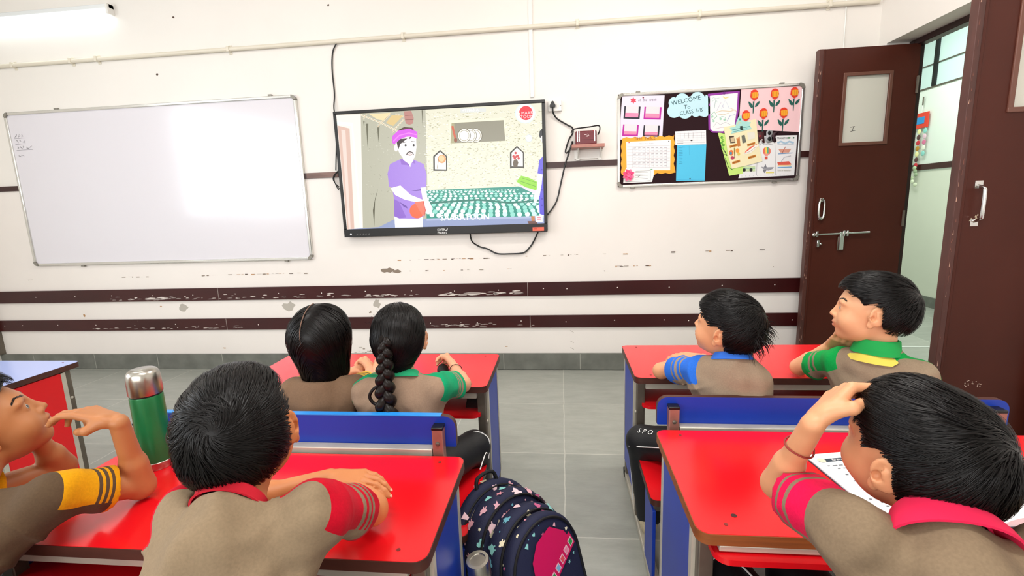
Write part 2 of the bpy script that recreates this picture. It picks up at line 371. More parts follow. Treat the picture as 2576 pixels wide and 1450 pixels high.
# ---------------------------------------------------------------- whiteboard
def framed_board(t, x0,x1,z0,z1, face, fw=.022, depth=.024, capr=.035):
    MB().box((x0+.005,-.014,z0+.005),(x1-.005,-.001,z1-.005), face).build('board_surface', t)
    fr = MB()
    fr.box((x0+capr,-depth,z1-fw),(x1-capr,0,z1),m_alu).box((x0+capr,-depth,z0),(x1-capr,0,z0+fw),m_alu)
    fr.box((x0,-depth,z0+capr),(x0+fw,0,z1-capr),m_alu).box((x1-fw,-depth,z0+capr),(x1,0,z1-capr),m_alu)
    fr.build('frame', t, bevel=.005)
    for sx,sz,cx,cz in ((-1,-1,x0,z0),(1,-1,x1,z0),(1,1,x1,z1),(-1,1,x0,z1)):
        o=[]; n=7
        for k in range(n+1): a=R(90*k/n); o.append((cx-sx*capr+sx*capr*cos(a), cz-sz*capr+sz*capr*sin(a)))
        ri=capr-fw
        inn=[(cx-sx*capr+sx*ri*cos(R(90*k/n)), cz-sz*capr+sz*ri*sin(R(90*k/n))) for k in range(n,-1,-1)]
        pts=o+inn
        V=[(x,-depth-.002,z) for x,z in pts]+[(x,0,z) for x,z in pts]; N=len(pts)
        F=[tuple(range(N)),tuple(range(2*N-1,N-1,-1))]+[(i,(i+1)%N,N+(i+1)%N,N+i) for i in range(N)]
        MB().add(V,F,m_aludk).build('corner_cap', t)
wb = empty('whiteboard', (0,WY,0), label='large white dry-erase board in an aluminium frame left of the screen', cat='whiteboard')
framed_board(wb, -4.256,-1.878,.872,2.062, mat('whiteboard_enamel','#e4e1e8',.16,spec=.6,coat=.3))
for x,z in ((-3.804,2.062),(-2.074,2.062),(-3.826,.872),(-2.094,.872)):
    s=1 if z>1 else -1
    MB().box((x-.014,-.02,z-.003),(x+.014,0,z+.012*s) if s>0 else (x+.014,0,z+.003), m_aludk).build('wall_clip', wb, bevel=.002) if s>0 else MB().box((x-.014,-.02,z-.012),(x+.014,0,z+.003), m_aludk).build('wall_clip', wb, bevel=.002)
mb = MB(); sh = Sheet(mb, -.0142, step=.00002); mk=flat('#55525c'); rnd=random.Random(2)
for row,(z,n) in enumerate(((1.888,3),(1.845,3),(1.80,5),(1.742,2))):
    x=-4.205
    for k in range(n):
        wv=.025; pts=[(x+rnd.uniform(0,wv), z+rnd.uniform(-.014,.014)) for _ in range(6)]; sh.line(pts,.002,mk); x+=.028
    if row<3: sh.line([(-4.21,z-.02),(x,z-.018)],.002,mk)
mb.build('handwriting', wb, label='faint grey handwriting in the top left corner')

# ---------------------------------------------------------------- television
TVC = (-.846, WY, 1.4785)
tv = empty('television', TVC, label='large black flat-panel screen on the wall showing a cartoon', cat='television')
y1=-.055
mb = MB(); W2,H2=.747,.4425
body=[(x,z) for x,z in arc_rect(-W2,-H2,W2,H2,.012)]
def xz(pts, ya, yb, m, mb, side=None):
    n=len(pts); V=[(x,ya,z) for x,z in pts]+[(x,yb,z) for x,z in pts]
    mb.add(V,[tuple(range(n)),tuple(range(2*n-1,n-1,-1))],m); mb.add(V,[((i+1)%n,i,n+i,n+(i+1)%n) for i in range(n)],side or m); return mb
xz(body, y1+.006, -.012, m_black, mb); mb.build('casing', tv, bevel=.003)
fr=MB(); bz=.022
fr.box((-W2,y1-.006,H2-bz),(W2,y1+.006,H2),m_black).box((-W2,y1-.006,-H2),(W2,y1+.006,-H2+.058),m_black)
fr.box((-W2,y1-.006,-H2+.058),(-W2+bz,y1+.006,H2-bz),m_black).box((W2-bz,y1-.006,-H2+.058),(W2,y1+.006,H2-bz),m_black)
fr.build('bezel', tv, bevel=.003)
MB().box((-.3,-.012,-.2),(.3,0,.2), m_gun).build('wall_mount', tv)
sx0,sx1,sz0,sz1=-W2+bz,W2-bz,-H2+.058,H2-bz
mb=MB(); Q=homography([(125,195),(1833,103),(1850,1110),(200,1160)],[(sx0,sz1),(sx1,sz1),(sx1,sz0),(sx0,sz0)])
mb.box((sx0,y1,sz0),(sx1,y1+.005,sz1), glow('#cfc9b0',.9))
S = Sheet(mb, y1, Q, step=.00002)
g=glow
# mud wall of the hut with its speckled plaster
S.poly([(840,140),(1836,103),(1846,800),(870,830)], g('#dfdcc6'))
S.poly([(300,190),(870,150),(880,900),(460,1150),(330,1150)], g('#b5b3a0'))
S.poly([(125,195),(330,190),(335,1150),(200,1160)], g('#f1e8df'))
S.poly([(135,285),(235,310),(262,1155),(205,1158)], g('#d8b7a8')); S.poly([(165,320),(200,325),(232,1155),(215,1157)], g('#e9d3c8'))
S.poly([(128,250),(262,262),(330,1152),(310,1154),(250,290),(130,278)], g('#e6f0ea'))
rnd=random.Random(5)
for _ in range(2200):
    u,v=rnd.random(),rnd.random(); x=850+980*u; z=150+640*v+ (1-u)*25
    S.k=20+_%9; S.poly([(x,z),(x+rnd.uniform(4,24),z+rnd.uniform(-3,3)),(x+rnd.uniform(4,16),z+rnd.uniform(2,7))], g(rnd.choice(['#f6f4e6','#b5b08c','#fbfaf0','#9a9570','#efeddb','#a8a27e'])))
for _ in range(220):
    x=rnd.uniform(340,860); z=rnd.uniform(220,880); S.k=20+_%9; S.poly([(x,z),(x+rnd.uniform(4,16),z+3),(x+6,z+rnd.uniform(3,12))], g(rnd.choice(['#a19e8a','#c6c4b4'])))
S.k=30
for pts in ([(350,250),(356,300),(362,250)],[(465,290),(475,430),(486,290)],[(838,160),(845,300),(850,160)],[(372,270),(384,470),(392,270)]): S.k=31; S.poly(pts,g('#6b6956'))
S.poly([(468,810),(440,920),(430,1140),(420,1000),(440,900)], g('#5d5a48'))
for a,b,wd in (((330,195),(500,265),12),((500,265),(640,335),12),((500,262),(580,190),10),((610,320),(690,235),10),((350,235),(380,190),9),((470,300),(500,255),9),((590,345),(625,300),9),((620,190),(700,215),9)): S.line([a,b],wd,g('#f4ead2')); S.line([a,b],3,g('#9a7440'))
S.poly([(400,190),(580,180),(520,245),(470,235)], g('#e8d5a6')); S.poly([(590,200),(685,205),(600,290),(540,265)], g('#d9bd82'))
S.poly([(692,168),(752,164),(772,225),(765,270),(735,282),(705,270),(695,225)], g('#b78078')); S.line([(700,205),(765,200)],3,g('#6d3d38')); S.line([(700,240),(770,238)],3,g('#6d3d38'))
# shelf niche with plates
S.poly([(1062,245),(1530,225),(1532,420),(1075,440)], g('#efeacb')); S.poly([(1085,268),(1518,245),(1530,418),(1075,438)], g('#8f8a78')); S.poly([(1085,268),(1108,266),(1115,437),(1075,438)], g('#a8a37e'))
for x in (1285,1240,1190): 
    S.disc(x,373,55,g('#4b402c'),60); S.disc(x,373,51,g('#f4efdc'),56); S.disc(x,373,41,g('#8b7a52'),46); S.disc(x,373,38,g('#eef0ec'),42)
S.line([(1092,292),(1105,350),(1118,400)],18,g('#c85a3c')); S.disc(1118,410,14,g('#8a4a2c'),20)
# little arched niches
for x0,x1,top,mid,bot in ((930,1046,492,545,668),(1568,1685,460,515,645)):
    xm=(x0+x1)/2; S.poly([(x0,bot),(x0,mid),(xm,top),(x1,mid),(x1,bot)], g('#2f2a1c')); S.poly([(x0+14,bot-14),(x0+14,mid+4),(xm,top+16),(x1-10,mid+4),(x1-10,bot-12)], g('#f5f6ee'))
S.disc(1003,568,34,g('#d9985e'),36); S.disc(1000,565,24,g('#f0c391'),26); S.line([(975,570),(962,650)],4,g('#8a6a3a'))
S.poly([(1600,580),(1625,570),(1638,600),(1628,638),(1600,638),(1590,605)], g('#5b4a34'))
for x,y in ((1598,548),(1615,520),(1632,545),(1608,565),(1640,565),(1622,550)): S.disc(x,y,11,g('#c4262f'),n=10)
# bed with the dotted teal cover
S.poly([(870,830),(1640,800),(1840,880),(1848,1050),(870,1075)], g('#0f8a78'))
rnd=random.Random(9); kd=S.k+3
for row in range(10):
    t_=row/9; z=836+205*t_**1.3; rr_=11+15*t_**.7; x=880+(row%2)*rr_*1.3
    while x < 1842:
        if z > 835+ (x-870)*-.03 and not (x>1630 and z<850): S.k=kd; S.disc(x+rnd.uniform(-3,3), z+rnd.uniform(-3,3)+ (870-x)*.008, rr_*.8, g(rnd.choice(['#dff6ef','#c9efe4','#eafcf6','#8fd6c6'])), rr_*.8*(.55+.45*t_), n=12)
        x += rr_*2.35
S.k=kd+1
S.poly([(880,930),(1300,905),(1560,930),(1840,910),(1842,925),(1560,945),(1300,920),(880,948)], g('#0c6f60'))
S.poly([(1620,760),(1660,710),(1720,725),(1790,760),(1790,835),(1700,810)], g('#8ccf2a')); S.poly([(1640,790),(1790,835),(1790,868),(1700,830),(1622,770)], g('#e2d3e6')); S.line([(1650,755),(1780,800)],5,g('#5c9c12')); S.line([(1670,730),(1790,770)],4,g('#5c9c12'))
S.poly([(470,1140),(600,1075),(870,1068),(1848,1048),(1850,1110),(700,1145),(205,1160)], g('#8f9bc0')); S.poly([(870,1068),(1848,1048),(1848,1064),(870,1088)], g('#aab4d2'))
S.poly([(1740,1050),(1770,1048),(1772,1090),(1745,1092)], g('#c07a4a')); S.poly([(1710,1092),(1795,1090),(1790,1112),(1720,1114)], g('#6d4a42'))
# a villager in a purple shirt
S.poly([(600,1045),(840,1050),(836,1143),(606,1144)], g('#f6f8f8'))
S.poly([(655,570),(770,575),(850,610),(875,700),(870,805),(830,810),(845,1050),(800,1070),(640,1068),(600,1050),(600,905),(585,810),(560,800),(548,690),(570,610)], g('#a07cd6'))
S.poly([(600,905),(640,925),(700,1060),(640,1068),(600,1050)], g('#8a62c4')); S.poly([(640,925),(705,965),(712,985),(680,970)], g('#6b46a4')); S.poly([(745,835),(828,820),(832,832),(790,838)], g('#6b46a4'))
S.poly([(655,570),(675,565),(730,600),(745,650),(720,620),(665,615)], g('#8a5fc0')); S.poly([(745,600),(775,580),(782,608),(755,600)], g('#8a5fc0'))
S.poly([(672,520),(770,520),(765,580),(742,615),(738,640),(728,610),(680,575)], g('#fbf2f0'))
S.poly([(610,420),(635,385),(790,380),(792,470),(782,545),(748,590),(720,600),(690,575),(650,520),(630,470)], g('#fff7f4'))
S.disc(622,475,16,g('#fbe9e6'),30); S.poly([(628,430),(640,490),(660,440),(720,395),(640,400)], g('#2a1c1c')); S.poly([(720,392),(755,378),(740,400)],g('#2a1c1c'))
S.poly([(640,325),(690,300),(760,305),(775,330),(650,345)], g('#4a2c22'))
S.poly([(590,430),(592,375),(640,330),(735,312),(800,340),(802,400),(770,385),(720,378),(660,400),(606,446)], g('#cf54dc')); S.line([(600,420),(650,370),(730,350),(795,365)],10,g('#e07ae8'))
for ex in (697,764): S.disc(ex,452,19,g('#ffffff'),14); S.disc(ex+5,453,9,g('#201512'),10)
S.line([(676,430),(712,424)],5,g('#2a1c1c')); S.line([(750,420),(780,424)],5,g('#2a1c1c'))
S.line([(708,535),(718,514),(738,507),(758,514),(768,535)],9,g('#3a2420')); S.disc(737,530,18,g('#8a3a3a'),9); S.disc(737,527,15,g('#f6e3e0'),4)
S.poly([(572,812),(655,790),(740,870),(850,915),(920,985),(905,1030),(845,960),(780,930),(690,910),(610,870)], g('#fdf5f3'))
S.poly([(822,808),(866,805),(880,900),(915,970),(918,1020),(880,1035),(850,960)], g('#fff8f6'))
S.disc(790,1005,62,g('#f2623c'),62); S.poly([(770,930),(850,920),(862,1010),(840,1050)], g('#f4725a')); S.line([(845,930),(862,1000),(850,1050)],6,g('#c8403a'))
# second figure at the right edge
S.poly([(1838,315),(1815,340),(1812,380),(1838,440)], g('#222428')); S.poly([(1836,375),(1818,400),(1836,435)], g('#f7efec'))
S.poly([(1840,550),(1812,580),(1796,690),(1838,700),(1808,880),(1812,1030),(1849,1045)], g('#5a4fd0')); S.poly([(1838,700),(1795,700),(1790,820),(1765,880),(1762,930),(1780,938),(1812,880),(1830,780)], g('#fdf6f4'))
for z in (660,830,905,960): S.disc(1832,z,7,g('#3c2fae'),n=10)
# marks on the picture
S.disc(1697,190,84,g('#d5e8ee'),84); S.disc(1697,190,76,g('#fbfefe'),76); S.disc(1703,187,57,g('#e0283a'),60)
S.text('S',1625,205,72,g('#f4f1d8'),a=-.05); S.text('MAAR',1665,200,36,g('#ffd9d9'),a=-.05); S.text('TOON',1658,232,36,g('#ffd9d9'),a=-.05)
S.disc(1727,398,29,g('#cfd6d8'),32); S.disc(1727,398,23,g('#f4f4ee'),26); S.disc(1727,398,15,g('#dfe2de'),17)
S.poly([(1160,148),(1372,140),(1372,178),(1162,184)], g('#d7d8d2')); S.text('497863 A',1178,175,34,g('#f8fafa'),a=-.04)
S.text('SAARATOON',986,1090,66,g('#5f8fa8'),a=-.03,sx=1.02); S.k+=1; S.text('SAARATOON',983,1086,66,g('#ffffff'),a=-.03,sx=1.02)
for q in ((2,0),(4,1),(3,-2),(1,2)): S.text('SAARATOON',983+q[0],1086+q[1],66,g('#ffffff'),a=-.03,sx=1.02)
S.rect(1778,1046,1836,1100,g('#ffffff')); S.disc(1806,1070,18,g('#e58a9a'),n=16); S.rect(1788,1066,1824,1076,g('#ffffff'))
mb.build('screen', tv, label='lit screen with a cartoon of a man in purple by a dotted teal bed')
# writing and keys on the chin
mb=MB(); Q2=homography([(125,195),(1833,103),(1850,1110),(200,1160)],[(sx0,sz1),(sx1,sz1),(sx1,sz0),(sx0,sz0)])
S=Sheet(mb,y1-.0062,None,step=.0001); wt=mat('printed_white','#f5f5f5',.5)
S.text('EXTR',-.045,-.418+.002,.023,wt,sy=1,sx=1.05); S.poly([(.012,-.416),(.033,-.398),(.028,-.416)],wt); S.text('MARKS',-.045,-.4375,.022,wt,sy=1,sx=1.0)
mb.build('maker_lettering', tv, label='white lettering on the bottom bezel')
mb=MB(); S=Sheet(mb,y1-.0062,None,step=.0001); gr=flat('#9a9a9a')
for k in range(5): S.k=0; x=-.655+.022*k; S.line([(x,-.428),(x+.012,-.428),(x+.012,-.418)],.0016,gr)
mb.build('port_markings', tv)
MB().ball((-.695,y1-.006,-.421),(.006,.002,.006), mat('standby_lamp','#ffffff',.3,emit=('#ffffff',1.5))).build('power_button', tv)
MB().box((.642,y1-.008,-.436),(.722,y1-.006,-.410), flat('#f0705a')).box((.648,y1-.0085,-.424),(.672,y1-.008,-.413), flat('#d9503e')).build('energy_sticker', tv, label='orange sticker')
# ---------------------------------------------------------------- notice board and what is pinned on it
nb = empty('notice_board', (0,WY,0), label='dark maroon pin board in an aluminium frame beside the open door', cat='notice board')
framed_board(nb, .386,1.571,1.320,1.938, mat('maroon_felt','#24060f',1.0,bump=(300,.3)), fw=.02, depth=.022, capr=.034)
for x,z in ((.52,1.938),(1.43,1.938),(.49,1.320),(1.42,1.320)):
    MB().box((x-.014,-.02,z-.002 if z>1.5 else z-.008),(x+.014,0,z+.008 if z>1.5 else z+.002), m_aludk).build('wall_clip', nb, bevel=.002)
HB = homography([(158,212),(2405,100),(2325,1290),(160,1340)],[(.386,1.938),(1.571,1.938),(1.571,1.320),(.386,1.320)])
class Paper:
    def __init__(s, pts, hexc, layer, th=.0008):
        s.mb=MB(); s.y = WY-.0145-.0016*layer
        P=[tuple((lambda q:(q[0]/q[2],q[1]/q[2]))(HB@np.array([x,z,1.]))) for x,z in pts]
        if sum(P[i][0]*P[(i+1)%len(P)][1]-P[(i+1)%len(P)][0]*P[i][1] for i in range(len(P))) < 0: P=P[::-1]
        n=len(P); V=[(x,s.y,z) for x,z in P]+[(x,s.y+th,z) for x,z in P]
        tri=geometry.tessellate_polygon([[Vector((x,z,0)) for x,z in P]])
        F=[]
        for t in tri:
            a,b,c=[Vector(V[i]) for i in t]; t = t if (b-a).cross(c-a).y<0 else (t[0],t[2],t[1]); F += [t, tuple(n+i for i in t[::-1])]
        F += [((i+1)%n,i,n+i,n+(i+1)%n) for i in range(n)]
        s.mb.add(V,F,flat(hexc,.6)); s.S=Sheet(s.mb, s.y, HB, step=.00006)
    def done(s, name, label, cat, **k): return s.mb.build(name, label=label, cat=cat, **k)
f_=flat
p=Paper([(212,240),(716,238),(692,742),(180,764)],'#e4dbee',1); S=p.S
S.poly([(345+42*(1 if k%2==0 else .55)*cos(pi*k/6+.5), 296+42*(1 if k%2==0 else .55)*sin(pi*k/6+.5)) for k in range(12)], f_('#f0415a'))
S.text('of  the  week',400,308,48,f_('#3c3450'),a=-.02,sx=.85,shear=.2); S.disc(462,262,10,f_('#7a1c3c'))
for (x0,y0,x1,y1,fr_) in ((240,362,432,520,'#151028'),(478,372,682,530,'#b8149c'),(225,582,412,728,'#b8149c'),(470,594,662,735,'#151028')):
    S.poly([(x0,y0),(x1,y0+8),(x1-12,y1),(x0-12,y1-8)], f_(fr_)); S.poly([(x0+18,y0-4),(x1-22,y0+4),(x1-30,y1-22),(x0+8,y1-26)], f_('#dcdae0')); S.poly([(x0+12,y0+80),(x1-24,y0+86),(x1-30,y1-22),(x0+8,y1-26)], f_('#f58fb4'))
    for k in range(3): S.line([(x0+14,y0+88+k*16),(x1-30,y0+92+k*16)],3,f_('#e06a98')); S.k-=1
p.done('star_chart','lilac sheet with a red star and four pocket frames, top left of the notice board','chart')
cl=[]
for (cx_,cy_,r_,a0,a1) in ((835,330,72,150,265),(925,300,85,200,330),(1110,290,90,205,345),(1180,310,80,290,400),(1185,420,85,-30,85),(1090,440,62,50,140),(960,430,92,45,140),(830,430,82,60,205)):
    for k in range(7): a=R(a0+(a1-a0)*k/6); cl.append((cx_+r_*cos(a), cy_+r_*sin(a)))
p=Paper(cl,'#bfe3ee',2,.002); S=p.S; ink=f_('#17505c')
S.text('WELCOME',800,362,74,ink,a=-.20); S.text('To',945,405,70,ink,a=-.05); S.text("CLASS  I-'B'",900,482,66,ink,a=-.17,sx=.9)
p.done('welcome_cloud_card','pale blue cloud-shaped card reading WELCOME TO CLASS I-B','card')
p=Paper([(1232,226),(1425,205),(1614,196),(1600,420),(1572,640),(1420,700),(1290,694),(1240,655)],'#8d2a9c',2); S=p.S
S.poly([(1256,250),(1590,218),(1578,420),(1552,610),(1410,680),(1290,675),(1262,640)], f_('#efeff0'))
for pts,c,wd in (([(1310,400),(1318,340),(1330,285)],'#a9bcc0',7),([(1270,290),(1300,270),(1330,285),(1370,275)],'#b5cfca',6),([(1280,320),(1325,285),(1345,330)],'#b5cfca',6),([(1340,430),(1390,330),(1420,400)],'#b9b4cf',5),([(1395,410),(1440,300),(1490,410)],'#bcc6dc',6),([(1500,400),(1540,420),(1575,440)],'#dcbb9c',6),([(1330,450),(1400,430),(1500,440),(1560,420)],'#dccbb0',10),([(1270,480),(1310,440),(1340,500),(1290,540),(1272,500)],'#8cc0a4',7),([(1370,520),(1400,500),(1440,510),(1450,560)],'#a9d0c8',8),([(1460,560),(1500,490),(1560,480)],'#a0a8cc',7),([(1300,620),(1340,570),(1380,600),(1440,570),(1500,600)],'#b9b9c0',5),([(1320,650),(1400,630),(1470,640)],'#d2bcc8',5),([(1410,260),(1440,280),(1480,265)],'#ecd98a',12),([(1350,470),(1420,480),(1480,460)],'#d6c7a8',6)): S.line(pts,wd,f_(c))
for (x,z) in ((1300,555),(1385,530),(1430,540),(1285,500)): S.disc(x,z,14,f_('#a9d4be'))
S.poly([(1400,218),(1425,200),(1450,218),(1425,240)], f_('#6d1a80'))
p.done('child_drawing','pencil-coloured scenery drawing in a purple border on the notice board','drawing')
p=Paper([(1632,178),(2384,128),(2350,700),(1600,652)],'#f6ccd0',1); S=p.S
pinkchart=p.done('tulip_chart','pink chart paper with six folded-paper tulips at the top right of the board','chart')
def tulip(x,z,stem=True):
    mbt=MB(); T=Sheet(mbt,WY-.0172,HB,step=.00025); gd=f_('#0f5a50')
    if stem:
        T.poly([(x-14,z+60),(x+6,z+60),(x-6,z+205),(x-16,z+205)],gd)
        T.poly([(x-70,z+62),(x-58,z+62),(x-20,z+95),(x-10,z+128),(x-30,z+140),(x-55,z+118)],gd); T.poly([(x+60,z+56),(x+70,z+68),(x+55,z+100),(x+30,z+125),(x+8,z+128),(x+20,z+90)],gd)
    T.k=12
    T.poly([(x-45,z-20),(x-38,z-60),(x-10,z-80),(x+18,z-82),(x+45,z-62),(x+52,z-20),(x+42,z+20),(x,z+55),(x-20,z+35),(x-48,z+5)], f_('#e2361c'))
    T.k=20
    T.poly([(x-34,z-42),(x+8,z-50),(x+46,z-48),(x+44,z+10),(x+10,z+22),(x-30,z+18)], f_('#f0a420'))
    for q in (-20,0,22): T.line([(x+q,z-42),(x+q+2,z+14)],4,f_('#c87814')); T.k-=1
    return mbt.build('paper_tulip', pinkchart)
for a in ((1785,262),(2032,252),(2268,238),(1683,512,False),(1895,488),(2138,482)): tulip(*a)
wv=[]
for k in range(14): wv.append((208+4*sin(k), 745+(k)*33))
top=[(215+ (820-215)*k/12, 745-16*(k/12)+ (-10 if k%2 else 8)) for k in range(13)]+[(832,712)]
rt=[(832+ (8 if k%2 else -6), 760+k*50) for k in range(8)]+[(850,1166)]
bt=[(830-k*50, 1172+(10 if k%2 else -3)) for k in range(5)]+[(600,1192),(215,1190)]
lf=[(205+(6 if k%2 else -4), 1150-k*50) for k in range(8)]
p=Paper(top+rt+bt+lf,'#fba92c',2); S=p.S
S.text('TIME  TABLE',355,770,44,f_('#5a1a10'),a=-.01,sx=1.05); S.poly([(262,792),(790,774),(785,1138),(270,1130)], f_('#f2eef0'))
gy=f_('#b9b5bd'); S.text('Class Time Table',420,822,20,f_('#8f8a94'),sx=1.2)
for k in range(8): S.line([(275,850+k*36),(780,842+k*37)],3,gy); S.k-=1
for k in range(9): S.line([(340+k*50,860),(340+k*50,1100)],2.5,gy); S.k-=1
rnd=random.Random(3)
for r_ in range(7):
    for c_ in range(8): S.k-=1; S.line([(350+c_*52,868+r_*36),(380+c_*52,866+r_*36)],7,f_('#a7a2ac'))
S.k+=1; S.poly([(285,804),(295,792),(310,806)],f_('#e2361c')); S.disc(768,792,7,f_('#33333a'))
p.done('time_table','orange scalloped card headed TIME TABLE with a printed grid','timetable')
p=Paper([(262,1105),(545,1120),(590,1130),(592,1190),(570,1275),(230,1284),(235,1180)],'#f5f4f2',3); S=p.S
for pts in ([(375,1145),(552,1140),(552,1260),(255,1270),(252,1240)],): S.line(pts,4,f_('#6a6a6a'))
for k in range(5): S.line([(372,1160+k*20),(520+10*(k%2),1158+k*19)],3.5,f_('#77777c')); S.k-=1
S.line([(395,1218),(415,1205),(430,1190)],5,f_('#202020')); S.poly([(540,1125),(575,1120),(575,1134)],f_('#3fa35c'))
p.done('small_notice','small white notice with ruled lines under the time table','notice')
mb=MB(); c=HB@np.array([288,1190,1.]); cx_,cz_=c[0]/c[2],c[1]/c[2]; rnd=random.Random(6); pk=f_('#ff4c86'); pk2=f_('#ff86ac')
for k in range(16):
    a=2*pi*k/16; r_=.022+.01*(k%2); ex,ez=cx_+r_*cos(a),cz_+r_*sin(a); y=WY-.032-.006*(k%3)
    px_,pz_=-sin(a)*.010,cos(a)*.010
    mb.add([(cx_,y+.004,cz_),(ex-px_,y,ez-pz_),(ex+cos(a)*.010,y-.004,ez+sin(a)*.010),(ex+px_,y,ez+pz_),(cx_,y+.006,cz_),(ex,y+.008,ez)],[(0,1,2,3),(4,3,5),(4,5,1),(3,2,5),(2,1,5)],pk if k%3 else pk2)
for k in range(8): a=2*pi*k/8+.3; mb.ball((cx_+.009*cos(a),WY-.038,cz_+.009*sin(a)),(.008,.004,.008),pk if k%2 else pk2,6)
mb.build('ribbon_rosette', label='crumpled pink ribbon rosette pinned at the bottom left of the board', cat='rosette')
p=Paper([(866,820),(1216,826),(1198,1268),(856,1266)],'#4fc2ea',1); S=p.S
for k in range(11): S.line([(885+rnd.uniform(-3,3),868+k*19),(905+rnd.uniform(10,35),866+k*19)],5,f_('#2c86b4')); S.k-=1
S.line([(1010,850),(1015,960)],4,f_('#3fa8d4')); S.line([(925,862),(960,864)],6,f_('#2c86b4')); S.disc(1022,1245,9,f_('#1a1a22')); S.line([(860,1252),(1196,1252)],3,f_('#2f9cc8'))
p.done('blue_sheet','bright blue sheet of paper pinned in the middle of the board','paper')
p=Paper([(842,674),(1210,662),(1214,832),(845,838)],'#ecebee',2); S=p.S
for k in range(5): S.line([(862,700+k*28),(1200,694+k*29)],2.5,f_('#b0afb6')); S.k-=1
for k in range(6): S.k-=1; S.line([(905+k*50,690),(905+k*50,760)],2.5,f_('#b0afb6'))
for k in range(3): S.line([(862,778+k*20),(940,776+k*20)],5,f_('#9a99a0')); S.k-=1
S.disc(1038,784,13,f_('#202024'),8)
p.done('timetable_slip','white printed slip pinned above the blue sheet','notice')
# right-hand cluster
p=Paper([(1350,690),(1435,710),(1520,1080),(1660,1110),(1650,1190),(1490,1216)],'#c6e87a',2); S=p.S
for (x,z) in ((1400,755),(1412,790),(1398,820),(1420,845),(1408,880)): S.k=2; S.disc(x,z,16,f_('#3f8c2c')); S.disc(x+3,z,9,f_('#8ccf4c'))
S.line([(1415,890),(1440,930),(1460,975)],10,f_('#14351c')); S.line([(1420,960),(1445,960)],7,f_('#14351c')); S.line([(1440,1000),(1480,1110),(1530,1145)],7,f_('#2c5a24'))
p.done('tree_sheet','light green paper with a curly tree, behind the cream sheet','paper')
p=Paper([(1640,742),(2308,736),(2270,1222),(1600,1246),(1640,1100)],'#ececee',1); S=p.S; pc=f_('#8a8a90')
for x in (1828,2052): S.line([(x,850),(x-10,1215)],4,pc)
S.disc(1940,925,48,f_('#e8705c'),52); S.poly([(1918,880),(1940,873),(1945,960),(1926,962)],f_('#f3d25a')); S.poly([(1940,873),(1960,880),(1962,955),(1945,962)],f_('#4faa8c')); S.poly([(1905,955),(1972,955),(1950,985),(1918,985)],f_('#f09a8c')); S.rect(1915,990,1950,1024,f_('#d8503c'))
S.poly([(1870,1110),(1920,1120),(2025,1118),(2010,1140),(1960,1160),(1900,1145)], f_('#9a9aa2')); S.poly([(1905,1120),(1925,1078),(1940,1125)],f_('#7a7a84')); S.poly([(1890,1150),(1910,1190),(1940,1150)],f_('#7a7a84')); S.rect(1930,1178,2026,1190,f_('#e8dc6a'))
S.line([(2068,830),(2110,810),(2160,835),(2210,812),(2265,830)],22,f_('#a8c6dc')); S.line([(2068,850),(2265,852)],4,f_('#7a98b8'))
S.poly([(2080,905),(2235,900),(2205,945),(2105,945)],f_('#d89a86')); S.line([(2165,875),(2120,960)],7,f_('#a8503c')); S.line([(2075,960),(2250,950)],8,f_('#5a8cc0'))
S.poly([(2065,1060),(2205,1050),(2240,1090),(2080,1108)],f_('#dc5a4c')); S.line([(2110,1060),(2150,1000),(2230,985)],10,f_('#b9b9c2')); S.line([(2070,1125),(2240,1120)],9,f_('#5aa0d0')); S.rect(2070,1095,2230,1108,f_('#f0d9a0'))
S.text('WAYS OF TRANSPORT',2068,1170,20,f_('#8c8a6a'),sx=.8); S.text('TRANSPORT',2062,782,34,f_('#2c3a34'),sx=.8); S.poly([(2185,770),(2200,758),(2232,766),(2205,778)],f_('#2f8a44')); S.disc(2262,768,10,f_('#2f6a4c'))
S.rect(1655,1100,1800,1165,f_('#c9dcae')); S.line([(1655,1130),(1800,1128)],14,f_('#9ac4a4')); 
for x in (1668,1750): S.disc(x,1148,20,f_('#161616'))
S.line([(1855,850),(1880,820),(1910,850),(1950,840),(2010,850)],4,pc)
for k in range(14): S.disc(1640+k*46,1222-k*1.2,5,f_('#c9c9cf'),n=8); S.k-=1
p.done('transport_chart','white chart of transport drawings at the bottom right of the board','chart')
for body,x,hexc in (('A',1830,'#4b1f24'),('B',1925,'#a7a9ad'),('C',2000,'#351a24')):
    mbl=MB(); T=Sheet(mbl,WY-.021,HB,step=.0003); T.k=2
    if body=='A': T.poly([(1826,695),(1900,688),(1912,824),(1888,828),(1872,780),(1850,800),(1838,840)],f_(hexc)); T.disc(1855,745,14,f_('#8a1c2c')); T.disc(1878,790,9,f_('#efe2e2'))
    if body=='B': T.poly([(1930,690),(1960,668),(2005,680),(2012,715),(1990,738),(2015,775),(2000,812),(1955,828),(1925,815),(1915,760),(1930,740)],f_(hexc)); T.disc(1966,708,20,f_('#101014'),26); T.disc(1968,778,24,f_('#101014'),26)
    if body=='C': T.poly([(2085,684),(2052,712),(2040,760),(2052,805),(2030,826),(2000,800),(1992,750),(2012,705),(2050,688)],f_(hexc))
    o=mbl.build('letter_cutout', label={'A':'maroon cut-out letter A on the notice board','B':'grey cut-out letter B with black holes on the notice board','C':'dark cut-out letter C on the notice board'}[body], cat='letter')
    sm=o.modifiers.new('solid','SOLIDIFY'); sm.thickness=.001
p=Paper([(1420,628),(1520,612),(1806,534),(1840,860),(1884,1046),(1690,1096),(1520,1132),(1478,1000)],'#f0e6bd',4); S=p.S
br=f_('#c27a22')
for (x,z,a) in ((1490,855,-.12),(1700,838,-.18),(1710,990,-.15),(1520,1050,-.1)):
    S.poly([(x,z),(x+96,z-26),(x+98,z+4),(x+4,z+28)],br); S.line([(x+14,z+12),(x+82,z-8)],8,f_('#8a4c10'))
